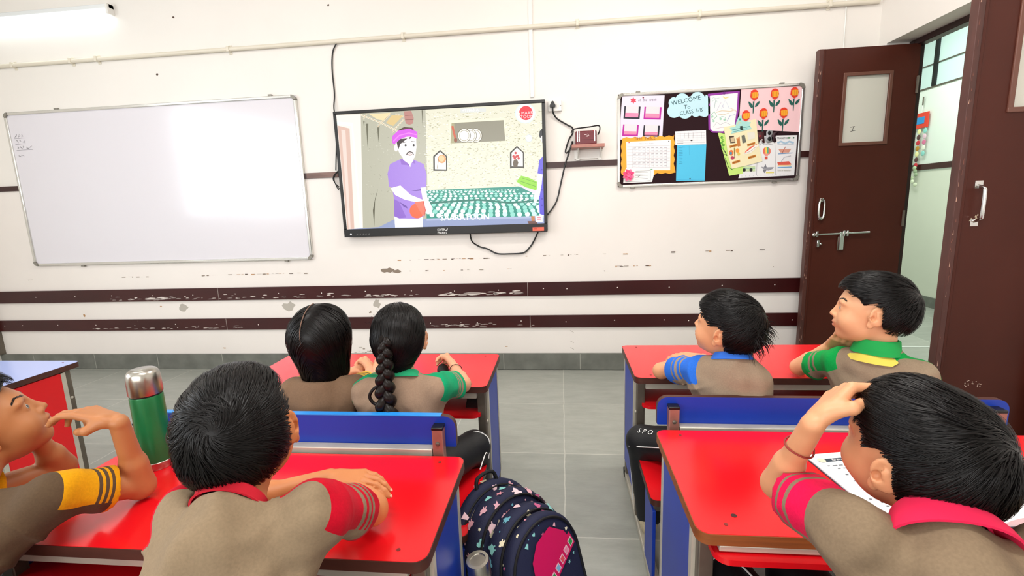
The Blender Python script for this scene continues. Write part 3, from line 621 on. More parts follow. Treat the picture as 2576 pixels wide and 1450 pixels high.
S.poly([(1485,740),(1540,735),(1560,820),(1500,826)],f_('#4a3a2c')); S.poly([(1500,760),(1545,750),(1550,810),(1505,815)],f_('#cdb896')); S.poly([(1570,770),(1610,745),(1620,860),(1590,868)],f_('#c47a3c')); S.poly([(1632,735),(1670,725),(1690,815),(1645,830)],f_('#6a6a60')); S.poly([(1700,700),(1790,690),(1795,770),(1710,790)],f_('#e8e3d4')); S.line([(1578,775),(1605,760)],8,f_('#e6a078'))
S.poly([(1680,925),(1740,870),(1820,840),(1800,880),(1730,935),(1670,950)],f_('#e8604c')); S.poly([(1800,850),(1845,850),(1740,950),(1650,962)],f_('#f3efe4')); S.line([(1670,950),(1730,930),(1810,870)],3,f_('#7a3a34'))
S.disc(1510,940,26,f_('#e2702c'),34); S.disc(1506,945,14,f_('#3c8ab0'),18); S.disc(1550,920,12,f_('#e8d27a'),44); S.disc(1585,915,22,f_('#f09a3c'),28); S.disc(1525,1000,22,f_('#b83c5c'),22); S.disc(1600,955,16,f_('#e2c35a'),20); S.line([(1545,880),(1552,1005)],6,f_('#33261c'))
p.done('cream_collage','cream collage sheet with pictures and small orange captions, tilted over the others','paper')
p=Paper([(1490,640),(1560,625),(1568,575),(1600,500),(1632,490),(1640,560),(1745,572),(1725,605),(1755,655),(1505,712),(1520,678)],'#a9dcd6',5); S=p.S
S.line([(1520,665),(1735,625)],7,f_('#4c8f94')); S.line([(1530,690),(1700,650)],6,f_('#4c8f94')); S.poly([(1612,622),(1642,618),(1646,668),(1618,672)],f_('#16312a')); S.disc(1612,540,13,f_('#2c9c7c')); S.line([(1585,600),(1600,560),(1630,590)],6,f_('#e8dc8c'))
p.done('turquoise_tag','turquoise paper banner tag pinned over the cream collage','tag')

# ---------------------------------------------------------------- socket, plug, little shelf
t=empty('socket_board',(-.033,WY,1.882),label='white wall socket with a rocker switch at the upper right corner of the screen',cat='socket')
MB().box((-.046,-.02,-.034),(.046,0,.034),m_white).build('face_plate',t,bevel=.003)
MB().box((.012,-.024,-.014),(.026,-.02,.014),m_white).build('switch',t,bevel=.001)
for x in (-.040,.040): MB().ball((x,-.02,0),(.003,.001,.003),m_gun,6).build('screw',t)
t=empty('power_plug',(-.048,WY-.02,1.888),label='black three-pin plug pushed into the white wall socket',cat='plug')
MB().prism([(-.018,-.016),(.018,-.016),(.02,-.006),(.008,.018),(0,.024),(-.008,.018),(-.02,-.006)],0,.026,m_black,M=Matrix.Rotation(R(90),4,'X')).build('plug_body',t,bevel=.004)
MB().tube([(-.048,WY-.035,1.875),(-.046,WY-.03,1.84),(-.02,WY-.012,1.80),(.05,WY-.012,1.755),(.083,WY-.012,1.735),(.086,WY-.012,1.70),(.06,WY-.012,1.66),(.035,WY-.02,1.585),(.045,WY-.025,1.57),(.075,WY-.012,1.61),(.082,WY-.012,1.645),(.058,WY-.02,1.57),(.03,WY-.022,1.49),(.0,WY-.012,1.37),(-.035,WY-.015,1.24),(-.10,WY-.03,1.15)], .0052, m_black, 8, smooth=7).build('power_cord',t,loc=(.048,.02-WY,-1.888))
t=empty('wall_shelf',(.183,WY,1.60),label='small pinkish brown shelf on white brackets right of the screen',cat='shelf')
m_pinkwood=mat('pinkish_brown_laminate','#b0766a',.4,noise=(20,.12))
MB().box((-.108,-.13,-.012),(.108,0,.010),m_pinkwood).build('shelf_board',t,bevel=.002)
MB().box((-.088,-.012,-.075),(.10,0,-.012),m_white).build('back_plate',t,bevel=.002)
for x in (-.065,.085):
    MB().box((x-.012,-.016,-.085),(x+.012,-.012,-.012),m_white).add([(x-.002,-.013,-.075),(x-.002,-.11,-.013),(x-.002,-.013,-.013),(x+.002,-.013,-.075),(x+.002,-.11,-.013),(x+.002,-.013,-.013)],[(0,1,2),(5,4,3),(0,3,4,1),(1,4,5,2),(2,5,3,0)],m_white).ball((x,-.0165,-.03),.003,m_gun,6).ball((x,-.0165,-.06),.003,m_gun,6).build('bracket',t)
t=empty('maroon_box',(.172,WY-.055,1.612),label='maroon box with silver trims standing on the small wall shelf',cat='box')
MB().box((-.07,-.035,0),(.07,.035,.088),mat('maroon_plastic','#6a1420',.3)).build('box_body',t,bevel=.006)
for x in (-.058,-.046,.056): MB().box((x-.003,-.038,.02),(x+.003,-.034,.088),m_chrome).build('trim_strip',t)
mbx=MB(); T=Sheet(mbx,-.0352,None,step=.0002); T.line([(-.01,.062),(.012,.066),(.02,.058),(-.006,.052),(.010,.050)],.003,f_('#f2dcdc')); T.line([(-.06,.03),(.06,.03)],.0016,f_('#3c0a12')); T.rect(.048,.083,.056,.088,f_('#ff2020')); mbx.build('swoosh_mark',t)

# ---------------------------------------------------------------- doors
def leaf(name, x0, x1, y, flip, kind_label):
    """x0 free edge, x1 hinge edge, leaf in a plane facing -Y"""
    h=2.085; W=x1-x0; t=empty(name,(x0,y,.01),kind='structure')
    if kind_label: t['label']=kind_label
    px0,px1,pz0,pz1 = (.155,.405,1.525,1.925)
    mb=MB(); th=.032
    mb.box((0,0,0),(px0,th,h),m_door).box((px1,0,0),(W,th,h),m_door).box((px0,0,0),(px1,th,pz0),m_door).box((px0,0,pz1),(px1,th,h),m_door)
    mb.build('door_panel',t)
    fb=MB()
    for a in ((px0-.016,pz0-.016,px1+.016,pz0+.004),(px0-.016,pz1-.004,px1+.016,pz1+.016),(px0-.016,pz0,px0+.004,pz1),(px1-.004,pz0,px1+.016,pz1)): fb.box((a[0],-.007,a[1]),(a[2],.003,a[3]),mat('door_bead_paint','#6b4336',.45))
    fb.build('glazing_bead',t,bevel=.003)
    MB().box((px0,.012,pz0),(px1,.017,pz1),mat('frosted_glass','#e2e0d4',.32,trans=.15,spec=.5)).build('glass_pane',t)
    eb=MB(); eb.box((-.012,-.006,0),(.012,th+.004,h),m_doorlt); eb.box((.012,-.004,0),(.026,.0,h),m_door)
    T=Sheet(eb,-.0062,None,step=.0001); rn=random.Random(int(y*10)); ch=f_('#c9a08c'); ch2=f_('#7d4c40')
    for _ in range(46):
        T.k=_%9; z=rn.uniform(.1,h-.05); xx=rn.uniform(-.011,.002); T.poly([(xx,z),(xx+rn.uniform(.001,.004),z+.002),(xx+rn.uniform(.001,.003),z+rn.uniform(.005,.03)),(xx,z+rn.uniform(.004,.02))], rn.choice([ch,ch2,ch2]))
    eb.build('meeting_edge',t,bevel=.003)
    return t,W
t,W = leaf('door_1',1.588,2.15,3.262,False,'dark brown door leaf folded back against the front wall')
def pull(t,x,z,L,m,name='door_handle',face=-1,wd=.03):
    mb=MB(); mb.tube([(x,-.002,z-L/2),(x,-.03,z-L/2+.012),(x,-.036,z-L/2+.03),(x,-.036,z+L/2-.03),(x,-.03,z+L/2-.012),(x,-.002,z+L/2)],.0075,m,10,smooth=4)
    mb.box((x-wd/2,-.004,z-L/2-.02),(x+wd/2,0,z-L/2+.01),m).box((x-wd/2,-.004,z+L/2-.01),(x+wd/2,0,z+L/2+.02),m)
    return mb.build(name,t,bevel=.003)
mb=MB(); xh,zh=.062,1.122
ring=[(xh+.016*cos(a)*(1),-.016,zh+.062*(1 if sin(a)>0 else -1)*abs(sin(a))**.5) for a in [2*pi*k/24 for k in range(24)]]
mb.tube(ring,.0065,m_chrome,8,closed=True); mb.box((xh-.012,-.014,zh+.045),(xh+.012,0,zh+.07),m_chrome).box((xh-.012,-.014,zh-.07),(xh+.012,0,zh-.045),m_chrome); mb.build('door_handle',t,bevel=.003)
mb=MB(); zb=.966
mb.tube([(.03,-.02,zb-.004),(.36,-.02,zb+.004)],.0065,m_chrome,12)
mb.ball((.026,-.02,zb-.004),.013,m_chrome,8)
for x in (.043,.205,.225): mb.box((x-.006,-.03,zb-.018),(x+.006,0,zb+.018),m_chrome)
mb.box((.182,-.026,zb-.105),(.208,-.014,zb+.012),m_chrome).box((.178,-.012,zb-.11),(.212,-.008,zb-.02),m_gun)
mb.build('tower_bolt',t,bevel=.003,label='polished steel sliding bolt with a hanging hasp')
mb=MB(); mb.box((.05,-.02,zb-.085),(.064,0,zb-.04),m_chrome).ball((.074,-.014,zb-.064),.009,m_chrome,8); mb.build('latch_stud',t,bevel=.002)
for z in (.25,1.05,1.85): MB().tube([(W-.004,-.006,z-.05),(W-.004,-.006,z+.05)],.007,m_gun,8).build('hinge',t)
mb=MB(); T=Sheet(mb,.0118,None,step=.0001); T.line([(.21,1.622),(.235,1.627)],.003,f_('#3a3a34')); T.line([(.222,1.60),(.228,1.627)],.003,f_('#3a3a34')); T.line([(.212,1.597),(.24,1.602)],.003,f_('#3a3a34')); mb.build('pen_mark',t)
t,W = leaf('door_2',1.627,2.15,2.165,True,'brown door leaf standing open near the right edge, seen from its room side')
pull(t,.072,1.155,.145,m_chrome)
mb=MB(); T=Sheet(mb,-.0007,None,step=.0001); rn=random.Random(1)
for _ in range(16): T.k=0; T.disc(.12+rn.uniform(0,.07),.36+rn.uniform(0,.03),.0025,f_('#d0b8a8'),n=6)
for _ in range(9): T.k=0; x=.05+rn.uniform(0,.03); z=1.07+rn.uniform(0,.04); T.poly([(x,z),(x+.008,z+.003),(x+.004,z+.009)],f_('#d9c6a8'))
mb.build('paint_chips',t)
for z in (.25,1.05,1.85): MB().tube([(W-.004,-.006,z-.05),(W-.004,-.006,z+.05)],.007,m_gun,8).build('hinge',t)
mb=MB(); m_frame=mat('door_frame_paint','#2c1110',.4,noise=(5,.15))
mb.box((2.13,3.29,0),(2.19,3.345,2.125),m_frame).box((2.13,2.115,0),(2.19,2.17,2.125),m_frame).box((2.13,2.17,2.09),(2.19,3.29,2.125),m_frame)
mb.build('trim_6',kind='structure',bevel=.003)

# ---------------------------------------------------------------- corridor beyond the door
m_corr=mat('corridor_wall_paint',(.80,.85,.78),.5,noise=(1.5,.03)); m_corrlow=mat('corridor_lower_paint',(.74,.75,.64),.5,noise=(1.5,.04))
CX=3.9
mb=MB(); mb.box((CX,1.0,0),(CX+.1,7.4,1.44),m_corrlow).box((CX,1.0,1.44),(CX+.1,7.4,2.30),m_corr).box((CX,1.0,2.30),(CX+.1,7.4,CEIL),mat('corridor_ventilator_wall',(.62,.78,.76),.35))
T=MB(); mb.build('wall_corridor',kind='structure')
MB().box((CX-.015,1.0,0),(CX,7.4,.11),m_stone).build('baseboard_corridor',kind='structure')
MB().box((CX-.012,1.0,1.455),(CX,7.4,1.515),m_brown).box((CX-.01,1.0,2.295),(CX,7.4,2.31),m_gun).build('trim_7',kind='structure')
mb=MB()
for y in (4.3,5.66,7.0): mb.box((CX-.02,y-.022,2.31),(CX,y+.022,CEIL),m_blacksat)
mb.box((CX-.012,1.0,2.53),(CX,7.4,2.54),m_gun); mb.build('window_3',kind='structure')
MB().box((2.2,7.3,0),(CX,7.4,CEIL),m_corr).box((2.2,1.0,0),(CX,1.1,CEIL),m_corr).build('wall_corridor_end',kind='structure')
MB().box((2.0,WY+.16,0),(2.2,7.4,CEIL),m_corr).build('wall_corridor_side',kind='structure')
MB().box((2.2,3.94,.0),(CX-.015,3.965,.003),flat('#d9dcd6')).build('trim_8',kind='structure')
MB().tube([(CX-.003,4.95,.83),(CX-.003,5.0,.80),(CX-.003,5.08,.83),(CX-.003,5.2,.88)],.002,m_gun,5).build('trim_9',kind='structure')
t=empty('hanging_decoration',(CX-.02,5.78,1.90),label='red card with coloured paper streamers hanging on the corridor wall',cat='decoration')
SC=t; t.scale=(.8,.72,.72)
mb=MB(); mb.box((-.012,-.17,0),(0,.13,.22),f_('#e0402c')).box((-.016,-.10,.06),(-.012,.06,.16),f_('#2f8fd0')); mb.tube([(-.006,-.02,.22),(-.004,-.02,.34)],.003,m_white,6); mb.box((-.008,-.03,.33),(.0,-.01,.45),m_gun); mb.build('card',t,bevel=.002)
cols=['#2f7fb8','#efe9a8','#8fd0c8','#c98aa8','#5a3a3a','#e6c0d0','#d8e08a','#c8303c','#d9739a','#6d7a6a','#b8842c','#e9ead8']
rn=random.Random(3)
for j,(y,n) in enumerate(((.11,4),(-.02,8),(-.14,5))):
    mb=MB(); mb.tube([(-.008,y,0),(-.008,y,-.085*n)],.0015,m_white,5)
    for k in range(n): mb.ball((-.014,y,-.05-.082*k),(.006,.038,.038),f_(cols[(k*3+j)%12]),7)
    if j<2:
        for k in range(6): mb.ball((-.02,y+rn.uniform(-.06,.06),-.085*n+.1-.05*k),(.01,.04,.03),f_(rn.choice(['#dfe6c9','#9cae8c','#eef2e2','#b7c7a0'])),6)
    mb.build('streamer',t)
# ---------------------------------------------------------------- school desks with their benches
def desk(x0, x1, y0, y1, yb, label, top=None, panel=None, seatm=None, gname='red-topped school desks with benches', worn=False, ztop=.685, lightedge=False, sf=-.045, shz=.478):
    top=top or m_red; panel=panel or m_blue; seatm=seatm or m_red
    t=empty('school_desk',(x0,y0,0),label=label,cat='desk',group=gname)
    W=x1-x0; D=y1-y0; B=yb-y0
    MB().prism(arc_rect(0,0,W,D,(.026,.026,.026,.026)),.577,.5995,m_redge if not worn else mat('exposed_plywood_edge','#8a4a1c',.6,noise=(30,.3,(.2,1,3))),side=m_redge if not worn else MATS['exposed_plywood_edge']).prism(arc_rect(.0015,.0015,W-.0015,D-.0015,(.025,.025,.025,.025)),.5990,.6003,top).build('table_top',t,bevel=.0012)
    mb=MB(); 
    for x,y in ((.06,.03),(W-.06,.03),(.06,D-.03),(W-.06,D-.03)): mb=MB(); mb.lathe([(.0,0),(.004,0),(.004,.0008),(0,.0008)],flat('#7a2016'),8,M=Matrix.Translation((x,y,.6003))); mb.build('screw_head',t)
    sh=MB(); sh.prism(arc_rect(.03,-.016 if worn else .008,W-.03,D-.06,(.03,.0,.0,.03)),shz,shz+.012,m_red); sh.build('book_shelf',t,bevel=.002)
    mb=MB(); mb.box((.04,.012 if not worn else .002,.552 if not worn else .563),(W-.04,.034,.576),m_gunlt).box((.04,D-.07,.552),(W-.04,D-.045,.576),m_gun); mb.build('under_rail',t,bevel=.002)
    for s,xa in ((0,.012),(1,W-.012-.03)):
        for y,z0 in ((.035,.03),(D-.075,.03)):
            m=MB(); m.box((xa,y,z0),(xa+.03,y+.03,.577),m_gun); m.ball((xa+(-.001 if s==0 else .031),y+.015,.45),(.004,.006,.006),m_gunlt,5); m.build('leg',t,bevel=.003)
        xo = xa-.006 if s==0 else xa+.024
        m=MB(); m.box((xo,.068,.11),(xo+.012,D-.078,.572),panel); m.build('side_panel',t,bevel=.001)
        MB().box((xo-.002,.056,.11),(xo+.014,.074,.572),m_gunlt).build('panel_trim',t); MB().box((xo-.002,D-.092,.11),(xo+.014,D-.074,.572),m_gunlt).build('panel_trim',t)
        m=MB(); m.box((xa,B-.01,.002),(xa+.03,D-.04,.03),m_gunlt).box((xa-.003,B-.02,.0),(xa+.033,B+.02,.033),m_blacksat).box((xa-.003,D-.055,.0),(xa+.033,D-.02,.033),m_blacksat); m.build('foot_bar',t,bevel=.003)
        # bench frame
        m=MB(); m.box((xa,B+.15,.03),(xa+.026,B+.176,.318),m_gun).box((xa,B+.03,.293),(xa+.026,sf-.005,.318),m_gun); m.build('bench_leg',t,bevel=.003)
        xb = xa+.028 if s==0 else xa-.026
        m=MB(); m.box((xb,B-.016,.03),(xb+.028,B+.012,ztop-.022),m_pinkst); m.build('back_post',t,bevel=.002)
        m=MB(); m.box((xb-.001,B-.017,ztop-.026),(xb+.029,B+.013,ztop-.018),m_black); m.build('post_cap',t,bevel=.002); MB().ball((xb+.014,B-.017,ztop-.062),(.006,.003,.006),m_gun,6).build('bolt_head',t)
        m=MB(); m.box((xo,B+.02,.06),(xo+.01,B+.148,.30),panel); m.build('bench_panel',t,bevel=.001)
    m=MB(); m.prism(arc_rect(.0,B+.015,W,sf,(.02,.02,.02,.02)),.32,.339,m_redge).prism(arc_rect(.0015,B+.0165,W-.0015,sf-.0015,(.019,.019,.019,.019)),.3385,.3402,seatm); m.build('bench_seat',t,bevel=.001)
    m=MB(); m.box((.07,B-.016,ztop-.098),(W-.07,B+.012,ztop-.078),m_gunlt).box((.07,B-.019,ztop-.118),(W-.07,B+.006,ztop-.098),m_pinkst)
    m.build('back_rail',t,bevel=.002)
    bk=MB(); pts=arc_rect(.012,ztop-.084,W-.012,ztop,(.004,.03,.03,.004))
    n=len(pts); ya,ybk=B+.012,B+.030
    edge = m_redge if not lightedge else mat('light_blue_edge_band',(.02,.28,.80),.3)
    for P,yA,yB,mm,sd in ((pts,ya+.001,ybk,m_redge,edge if not lightedge else None),):
        V=[(x,yA,z) for x,z in P]+[(x,yB,z) for x,z in P]
        bk.add(V,[tuple(range(n)),tuple(range(2*n-1,n-1,-1))],m_blue); bk.add(V,[((i+1)%n,i,n+i,n+(i+1)%n) for i in range(n)],m_redge)
    bk.build('backrest',t,bevel=.001)
    if lightedge: MB().box((.05,ya,ztop-.0005),(W-.05,ybk,ztop+.002),edge).build('edge_band',t,label='bright light blue edge band')
    return t
desk(.252,1.19,1.645,2.045,1.300,'red-topped desk in the front row on the right, nearest the open door',ztop=.668)
desk(.246,1.20,.827,1.248,.33,'red-topped desk nearest on the right, holding the open book',worn=True,sf=-.16,shz=.548)
desk(-1.215,-.270,1.548,1.925,1.110,'red-topped desk in front of the two girls, below the screen',ztop=.690,lightedge=True)
desk(-1.190,-.250,.722,1.085,.33,'red-topped desk nearest on the left, holding the green flask',sf=-.14)
m_paleblue=mat('pale_blue_laminate','#a9b9ee',.14)
desk(-3.10,-2.165,1.42,1.835,1.03,'blue-topped desk with red side panel behind the boy with yellow sleeves',top=m_paleblue,panel=m_red,gname='blue-topped desk at far left')
MB().add([(-.312,1.60,.575),(-.345,1.60,.575),(-.36,1.60,.50),(-.312,1.60,.50),(-.312,1.61,.575),(-.345,1.61,.575),(-.36,1.61,.50),(-.312,1.61,.50)],[(0,1,2,3),(7,6,5,4),(0,3,7,4),(1,5,6,2),(2,6,7,3),(0,4,5,1)],m_black).build('bag_hook',bpy.data.objects['school_desk.002'],loc=(1.215,-1.548,0))
MB().lathe([(0,0),(.006,0),(.006,.0006),(0,.0006)],flat('#3a0a08'),8,M=Matrix.Translation((.33,.885,.6004))).build('bolt_hole',bpy.data.objects['school_desk.001'],loc=(-.246,-.827,0))

# ---------------------------------------------------------------- flask
m_flask=mat('green_flask_paint','#1f7a45',.28,.25,noise=(30,.05))
t=empty('vacuum_flask',(-1.033,1.012,.6005),label='green vacuum flask with a brushed steel cup lid on the left desk',cat='flask')
MB().lathe([(0,0),(.034,0),(.0355,.003),(.0355,.018),(.034,.020),(0,.020)],m_steel,36).build('base_ring',t)
MB().lathe([(0,.020),(.0348,.020),(.0352,.024),(.0352,.186),(.034,.190),(0,.190)],m_flask,36).build('flask_body',t)
MB().lathe([(0,.190),(.033,.190),(.033,.194),(0,.194)],m_blacksat,36).build('seal_ring',t)
MB().lathe([(0,.194),(.0355,.194),(.0362,.197),(.0358,.232),(.034,.246),(.030,.253),(.024,.2565),(.010,.258),(0,.258)],m_steel,36).build('cup_lid',t)

# ---------------------------------------------------------------- open book
m_page=mat('book_page','#f1f2f5',.5); inkb=flat('#2c3d4c'); inkg=flat('#70757c')
t=empty('open_book',(.788,1.010,.6005),rz=R(7),label='open exercise book with printed questions on the right-hand desk',cat='book')
def pageside(s):
    mb=MB(); nx,ny=12,2; Wp,Hp=.20,.27
    prof=[.012+.010*math.exp(-((u/.25-1)**2)*3) -.008*u + (0 if u>.05 else -.006) for u in np.linspace(0,1,nx+1)]
    V=[];F=[]
    for i in range(nx+1):
        for j in range(ny+1): V.append((s*Wp*i/nx, Hp*(j/ny-.5), prof[i]))
    for i in range(nx):
        for j in range(ny):
            a=i*(ny+1)+j; F.append((a,a+ny+1,a+ny+2,a+1) if s>0 else (a,a+1,a+ny+2,a+ny+1))
    b=len(V)
    for i in range(nx+1):
        for j in range(ny+1): V.append((s*Wp*i/nx, Hp*(j/ny-.5), .0012))
    for i in range(nx):
        for j in (0,ny):
            a=i*(ny+1)+j; F.append((a,a+b,a+b+ny+1,a+ny+1))
    for j in range(ny): a=nx*(ny+1)+j; F.append((a,a+1,a+b+1,a+b))
    mb.add(V,F,m_page)
    def z(u): return float(np.interp(abs(u)/Wp,np.linspace(0,1,nx+1),prof))+.0004
    def bar(x0,x1,y,h,m):
        n=5; xs=np.linspace(x0,x1,n); A=[(x,y,z(x)) for x in xs]+[(x,y+h,z(x)) for x in xs]
        mb.add(A,[(i,i+1,n+i+1,n+i) for i in range(n-1)],m)
    rnd=random.Random(11+s)
    if s<0:
        bar(-.175,-.05,.098,.013,inkb)
        for k,(ind,l) in enumerate(((0,.10),(.015,.03),(.03,.05),(.015,.03),(.03,.04),(.015,.09),(.03,.03),(.015,.03),(.03,.06),(.03,.03),(0,.09),(.015,.07),(.015,.06),(.015,.03),(.015,.08),(0,.05))):
            bar(-.18+ind,-.174+ind,.08-k*.0125,.004,inkg); x=-.168+ind
            while x < -.168+ind+l: wl=rnd.uniform(.006,.014); bar(x,x+wl,.08-k*.0125,.0032,inkg); x+=wl+.003
        v,f=text_geo('Brain Developer',.011); mb.add([(p[0]-.155,p[1]+.101,z(p[0]-.155)+.0006) for p in v],f,flat('#ffffff'))
        A=[(-.178+.009*cos(a),.105+.009*sin(a),z(-.178)+.0008) for a in [2*pi*k/12 for k in range(12)]]; mb.add(A,[tuple(range(12))],flat('#e9dcc0'))
    else:
        for k in range(9): bar(.05,.09+rnd.uniform(0,.05),.05-k*.016,.0025,inkg)
        for x in (.03,.05): bar(x,x+.003,.03,.03,inkb)
        bar(.03,.055,.028,.002,inkb); bar(.12,.15,-.06,.006,inkb); bar(.02,.18,-.02,.001,inkg)
    return mb.build('page_block',t)
pageside(-1); pageside(1)
MB().box((-.203,-.137,0),(.203,.137,.0012),flat('#3c3440')).build('cover',t)

# ---------------------------------------------------------------- backpack
m_navy=mat('navy_printed_canvas','#141a3c',.75,bump=(350,.3)); m_pipe2=mat('black_zip_tape','#06060a',.6); m_pinkp=mat('pink_vinyl','#d81a5c',.35)
ang=-R(40)
bp_=empty('backpack',(-.078,1.150,.030),rz=ang,label='navy printed school backpack with a pink front pocket, standing in the aisle',cat='backpack')
bp_.rotation_euler=(0,-R(17),ang)
def outline(hw,h,n=20):
    pts=[(-hw*.93,.012),(-hw,.06)]
    for k in range(n+1):
        a=pi-pi*k/n; pts.append((hw*cos(a), h-hw*.95+hw*.95*sin(a)))
    pts+=[(hw,.06),(hw*.93,.012)]
    return pts
def puff(name,xa,xb,hw,h,m,bulge=.02,tilt=0.):
    P=outline(hw,h); n=len(P); zc=h*.45; mb=MB(); V=[];F=[]
    prof=[(0,.86),(.06,.95),(.25,1),(.75,1),(.94,.95),(1,.86),(1.03,.6),(1.06,.25)]
    for (u,s_) in prof:
        for (y,z) in P:
            V.append((xa+(xb-xa)*min(u,1)+(max(0,u-1))*bulge*10 - tilt*z, y*s_, max(.004,zc+(z-zc)*s_)))
    for i in range(len(prof)-1):
        for k in range(n): F.append((i*n+k,(i+1)*n+k,(i+1)*n+(k+1)%n,i*n+(k+1)%n))
    F.append(tuple(range(n))); F.append(tuple(range(len(prof)*n-1,(len(prof)-1)*n-1,-1)))
    mb.add(V,F,m); return mb,P,name
prints=[f_('#f2b9c6'),f_('#e79aa8'),f_('#8fd4cf'),f_('#f2e9c8'),f_('#c8608c'),f_('#f6d2da'),f_('#6fb4c8')]
def star(n=5,r=1,q=.5): return [(r*(1 if k%2==0 else q)*cos(pi*k/n+.3), r*(1 if k%2==0 else q)*sin(pi*k/n+.3)) for k in range(2*n)]
heart=[(0,-1),(.9,-.1),(.95,.5),(.5,.85),(0,.5),(-.5,.85),(-.95,.5),(-.9,-.1)]
bird=[(-1,0),(-.5,.5),(.1,.55),(.4,1),(.8,.9),(.75,.3),(1,-.1),(.5,-.5),(.55,-1),(.3,-1),(.2,-.6),(-.1,-.6),(-.15,-1),(-.4,-1),(-.4,-.5)]
bell=[(-.35,.9),(.35,.9),(.9,-.8),(-.9,-.8)]; rnd=random.Random(7)
def scatter(mb0,nm,cnt,seed,sz=.017):
    o=mb0.build(nm); rnd=random.Random(seed); me=o.data; polys=[p for p in me.polygons if p.area>1e-5 and p.normal.z>-.3 and len(p.vertices)==4]
    wts=[p.area for p in polys]; mb=mb0; got=[]
    for _ in range(cnt*12):
        if len(got)>=cnt: break
        p=rnd.choices(polys,wts)[0]; vs=[me.vertices[i].co for i in p.vertices]; u,v=rnd.random(),rnd.random()
        c=vs[0].lerp(vs[1],u).lerp(vs[3].lerp(vs[2],u),v)
        if any((c-g_).length<sz*1.75 for g_ in got): continue
        got.append(c.copy()); nrm=p.normal; a=nrm.orthogonal().normalized(); b=nrm.cross(a); th=rnd.uniform(0,6.28)
        shp=rnd.choice([star(),heart,bird,bird,bell,star(6,.6,.6)]); r_=sz*rnd.uniform(.55,.95)*(0.5 if len(shp)==12 else 1)
        V=[c+nrm*.0012+(a*(x*cos(th)-y*sin(th))+b*(x*sin(th)+y*cos(th)))*r_ for x,y in shp]
        n=len(V); V.append(c+nrm*.0014); mb.add(V,[(i,(i+1)%n,n) for i in range(n)],rnd.choice(prints))
    bpy.data.objects.remove(o); bpy.data.meshes.remove(me); return mb.build(nm,bp_,angle=60)
q_,P,nm=puff('back_panel',-.115,-.075,.148,.420,m_navy); o1=scatter(q_,nm,46,1)
q_,P2,nm=puff('main_compartment',-.078,.0,.150,.398,m_navy); o2=scatter(q_,nm,130,2)
q_,P3,nm=puff('middle_compartment',.003,.062,.140,.362,m_navy); o3=scatter(q_,nm,110,3)
q_,P4,nm=puff('front_pocket',.065,.105,.132,.345,m_navy,bulge=.016); o4=scatter(q_,nm,60,4,.008)
for (x,P_) in ((-.078,P),(.001,P2),(-.036,P2),(.063,P3),(.105,P4)):
    MB().tube([(x,y*.93,max(.01,.16+(z-.16)*.93)) for y,z in P_],.0038,m_pipe2,8).build('zip_piping',bp_)
# pink band with small square windows on the pocket
def onpocket(y,z,l=0): return (.1065+.010+l,y*1.1,z*1.24)
mb=MB(); V=[onpocket(*p) for p in ((-.055,.205),(-.03,.235),(.02,.250),(.065,.222),(.085,.188),(-.060,.118))]
mb.add(V,[(0,1,2,3,4,5)],m_pinkp)
V2=[onpocket(y,z,.0006) for y,z in ((-.066,.10),(.092,.185),(.080,.214),(-.070,.130))]
mb.add(V2,[(0,1,2,3)],m_pinkp)
for k,hx in enumerate(('#8fb8d8','#e03a4c','#ee7fa0','#2f9a4c','#7fb4d8','#e8505c','#f08aa8','#2f9a4c')):
    c=Vector(onpocket(-.060+.020*k*.98,.119+.0105*k,.0012)); d1=Vector((0,.0075,.004)); d2=Vector((0,-.004,.0095))
    mb.add([c-d1-d2,c+d1-d2,c+d1+d2,c-d1+d2],[(0,1,2,3)],f_('#f4c2d2')); c2=c+Vector((.0006,0,0)); mb.add([c2-d1*.7-d2*.7,c2+d1*.7-d2*.7,c2+d1*.7+d2*.7,c2-d1*.7+d2*.7],[(0,1,2,3)],f_(hx))
mb.build('pink_panel',o4,label='pink panel with a row of coloured squares')
MB().tube([(-.09,-.04,.39),(-.09,-.03,.44),(-.09,.03,.44),(-.09,.04,.39)],.006,m_pipe2,8,smooth=5).build('carry_handle',bp_)
for s in (-1,1):
    MB().tube([(-.115,s*.05,.36),(-.15,s*.06,.33),(-.155,s*.075,.22),(-.145,s*.09,.10),(-.115,s*.10,.05)],[.014,.016,.014,.010,.008],m_navy,8,smooth=5).build('shoulder_strap',bp_)
MB().lathe([(0,.0),(.037,.0),(.043,.05),(.041,.15),(.039,.155),(0,.155)],m_pipe2,20,M=Matrix.Translation((-.02,-.145,.03))).build('side_pocket',bp_)
t=empty('steel_bottle',(-.186,1.000,.115),label='brushed steel water bottle in the side pocket of the backpack',cat='bottle')
t.rotation_euler=(R(8),R(-4),0)
MB().lathe([(0,0),(.031,0),(.033,.004),(.033,.20),(.030,.222),(.024,.238),(.022,.244),(.022,.258),(0,.258)],m_steel,28).build('bottle_body',t)
MB().lathe([(0,.256),(.027,.256),(.0275,.300),(.026,.3035),(.019,.304),(.018,.301),(0,.301)],m_steel,28).build('bottle_cap',t)
MB().lathe([(0,.252),(.0255,.252),(.0255,.256),(0,.256)],m_blacksat,28).build('seal_ring',t)
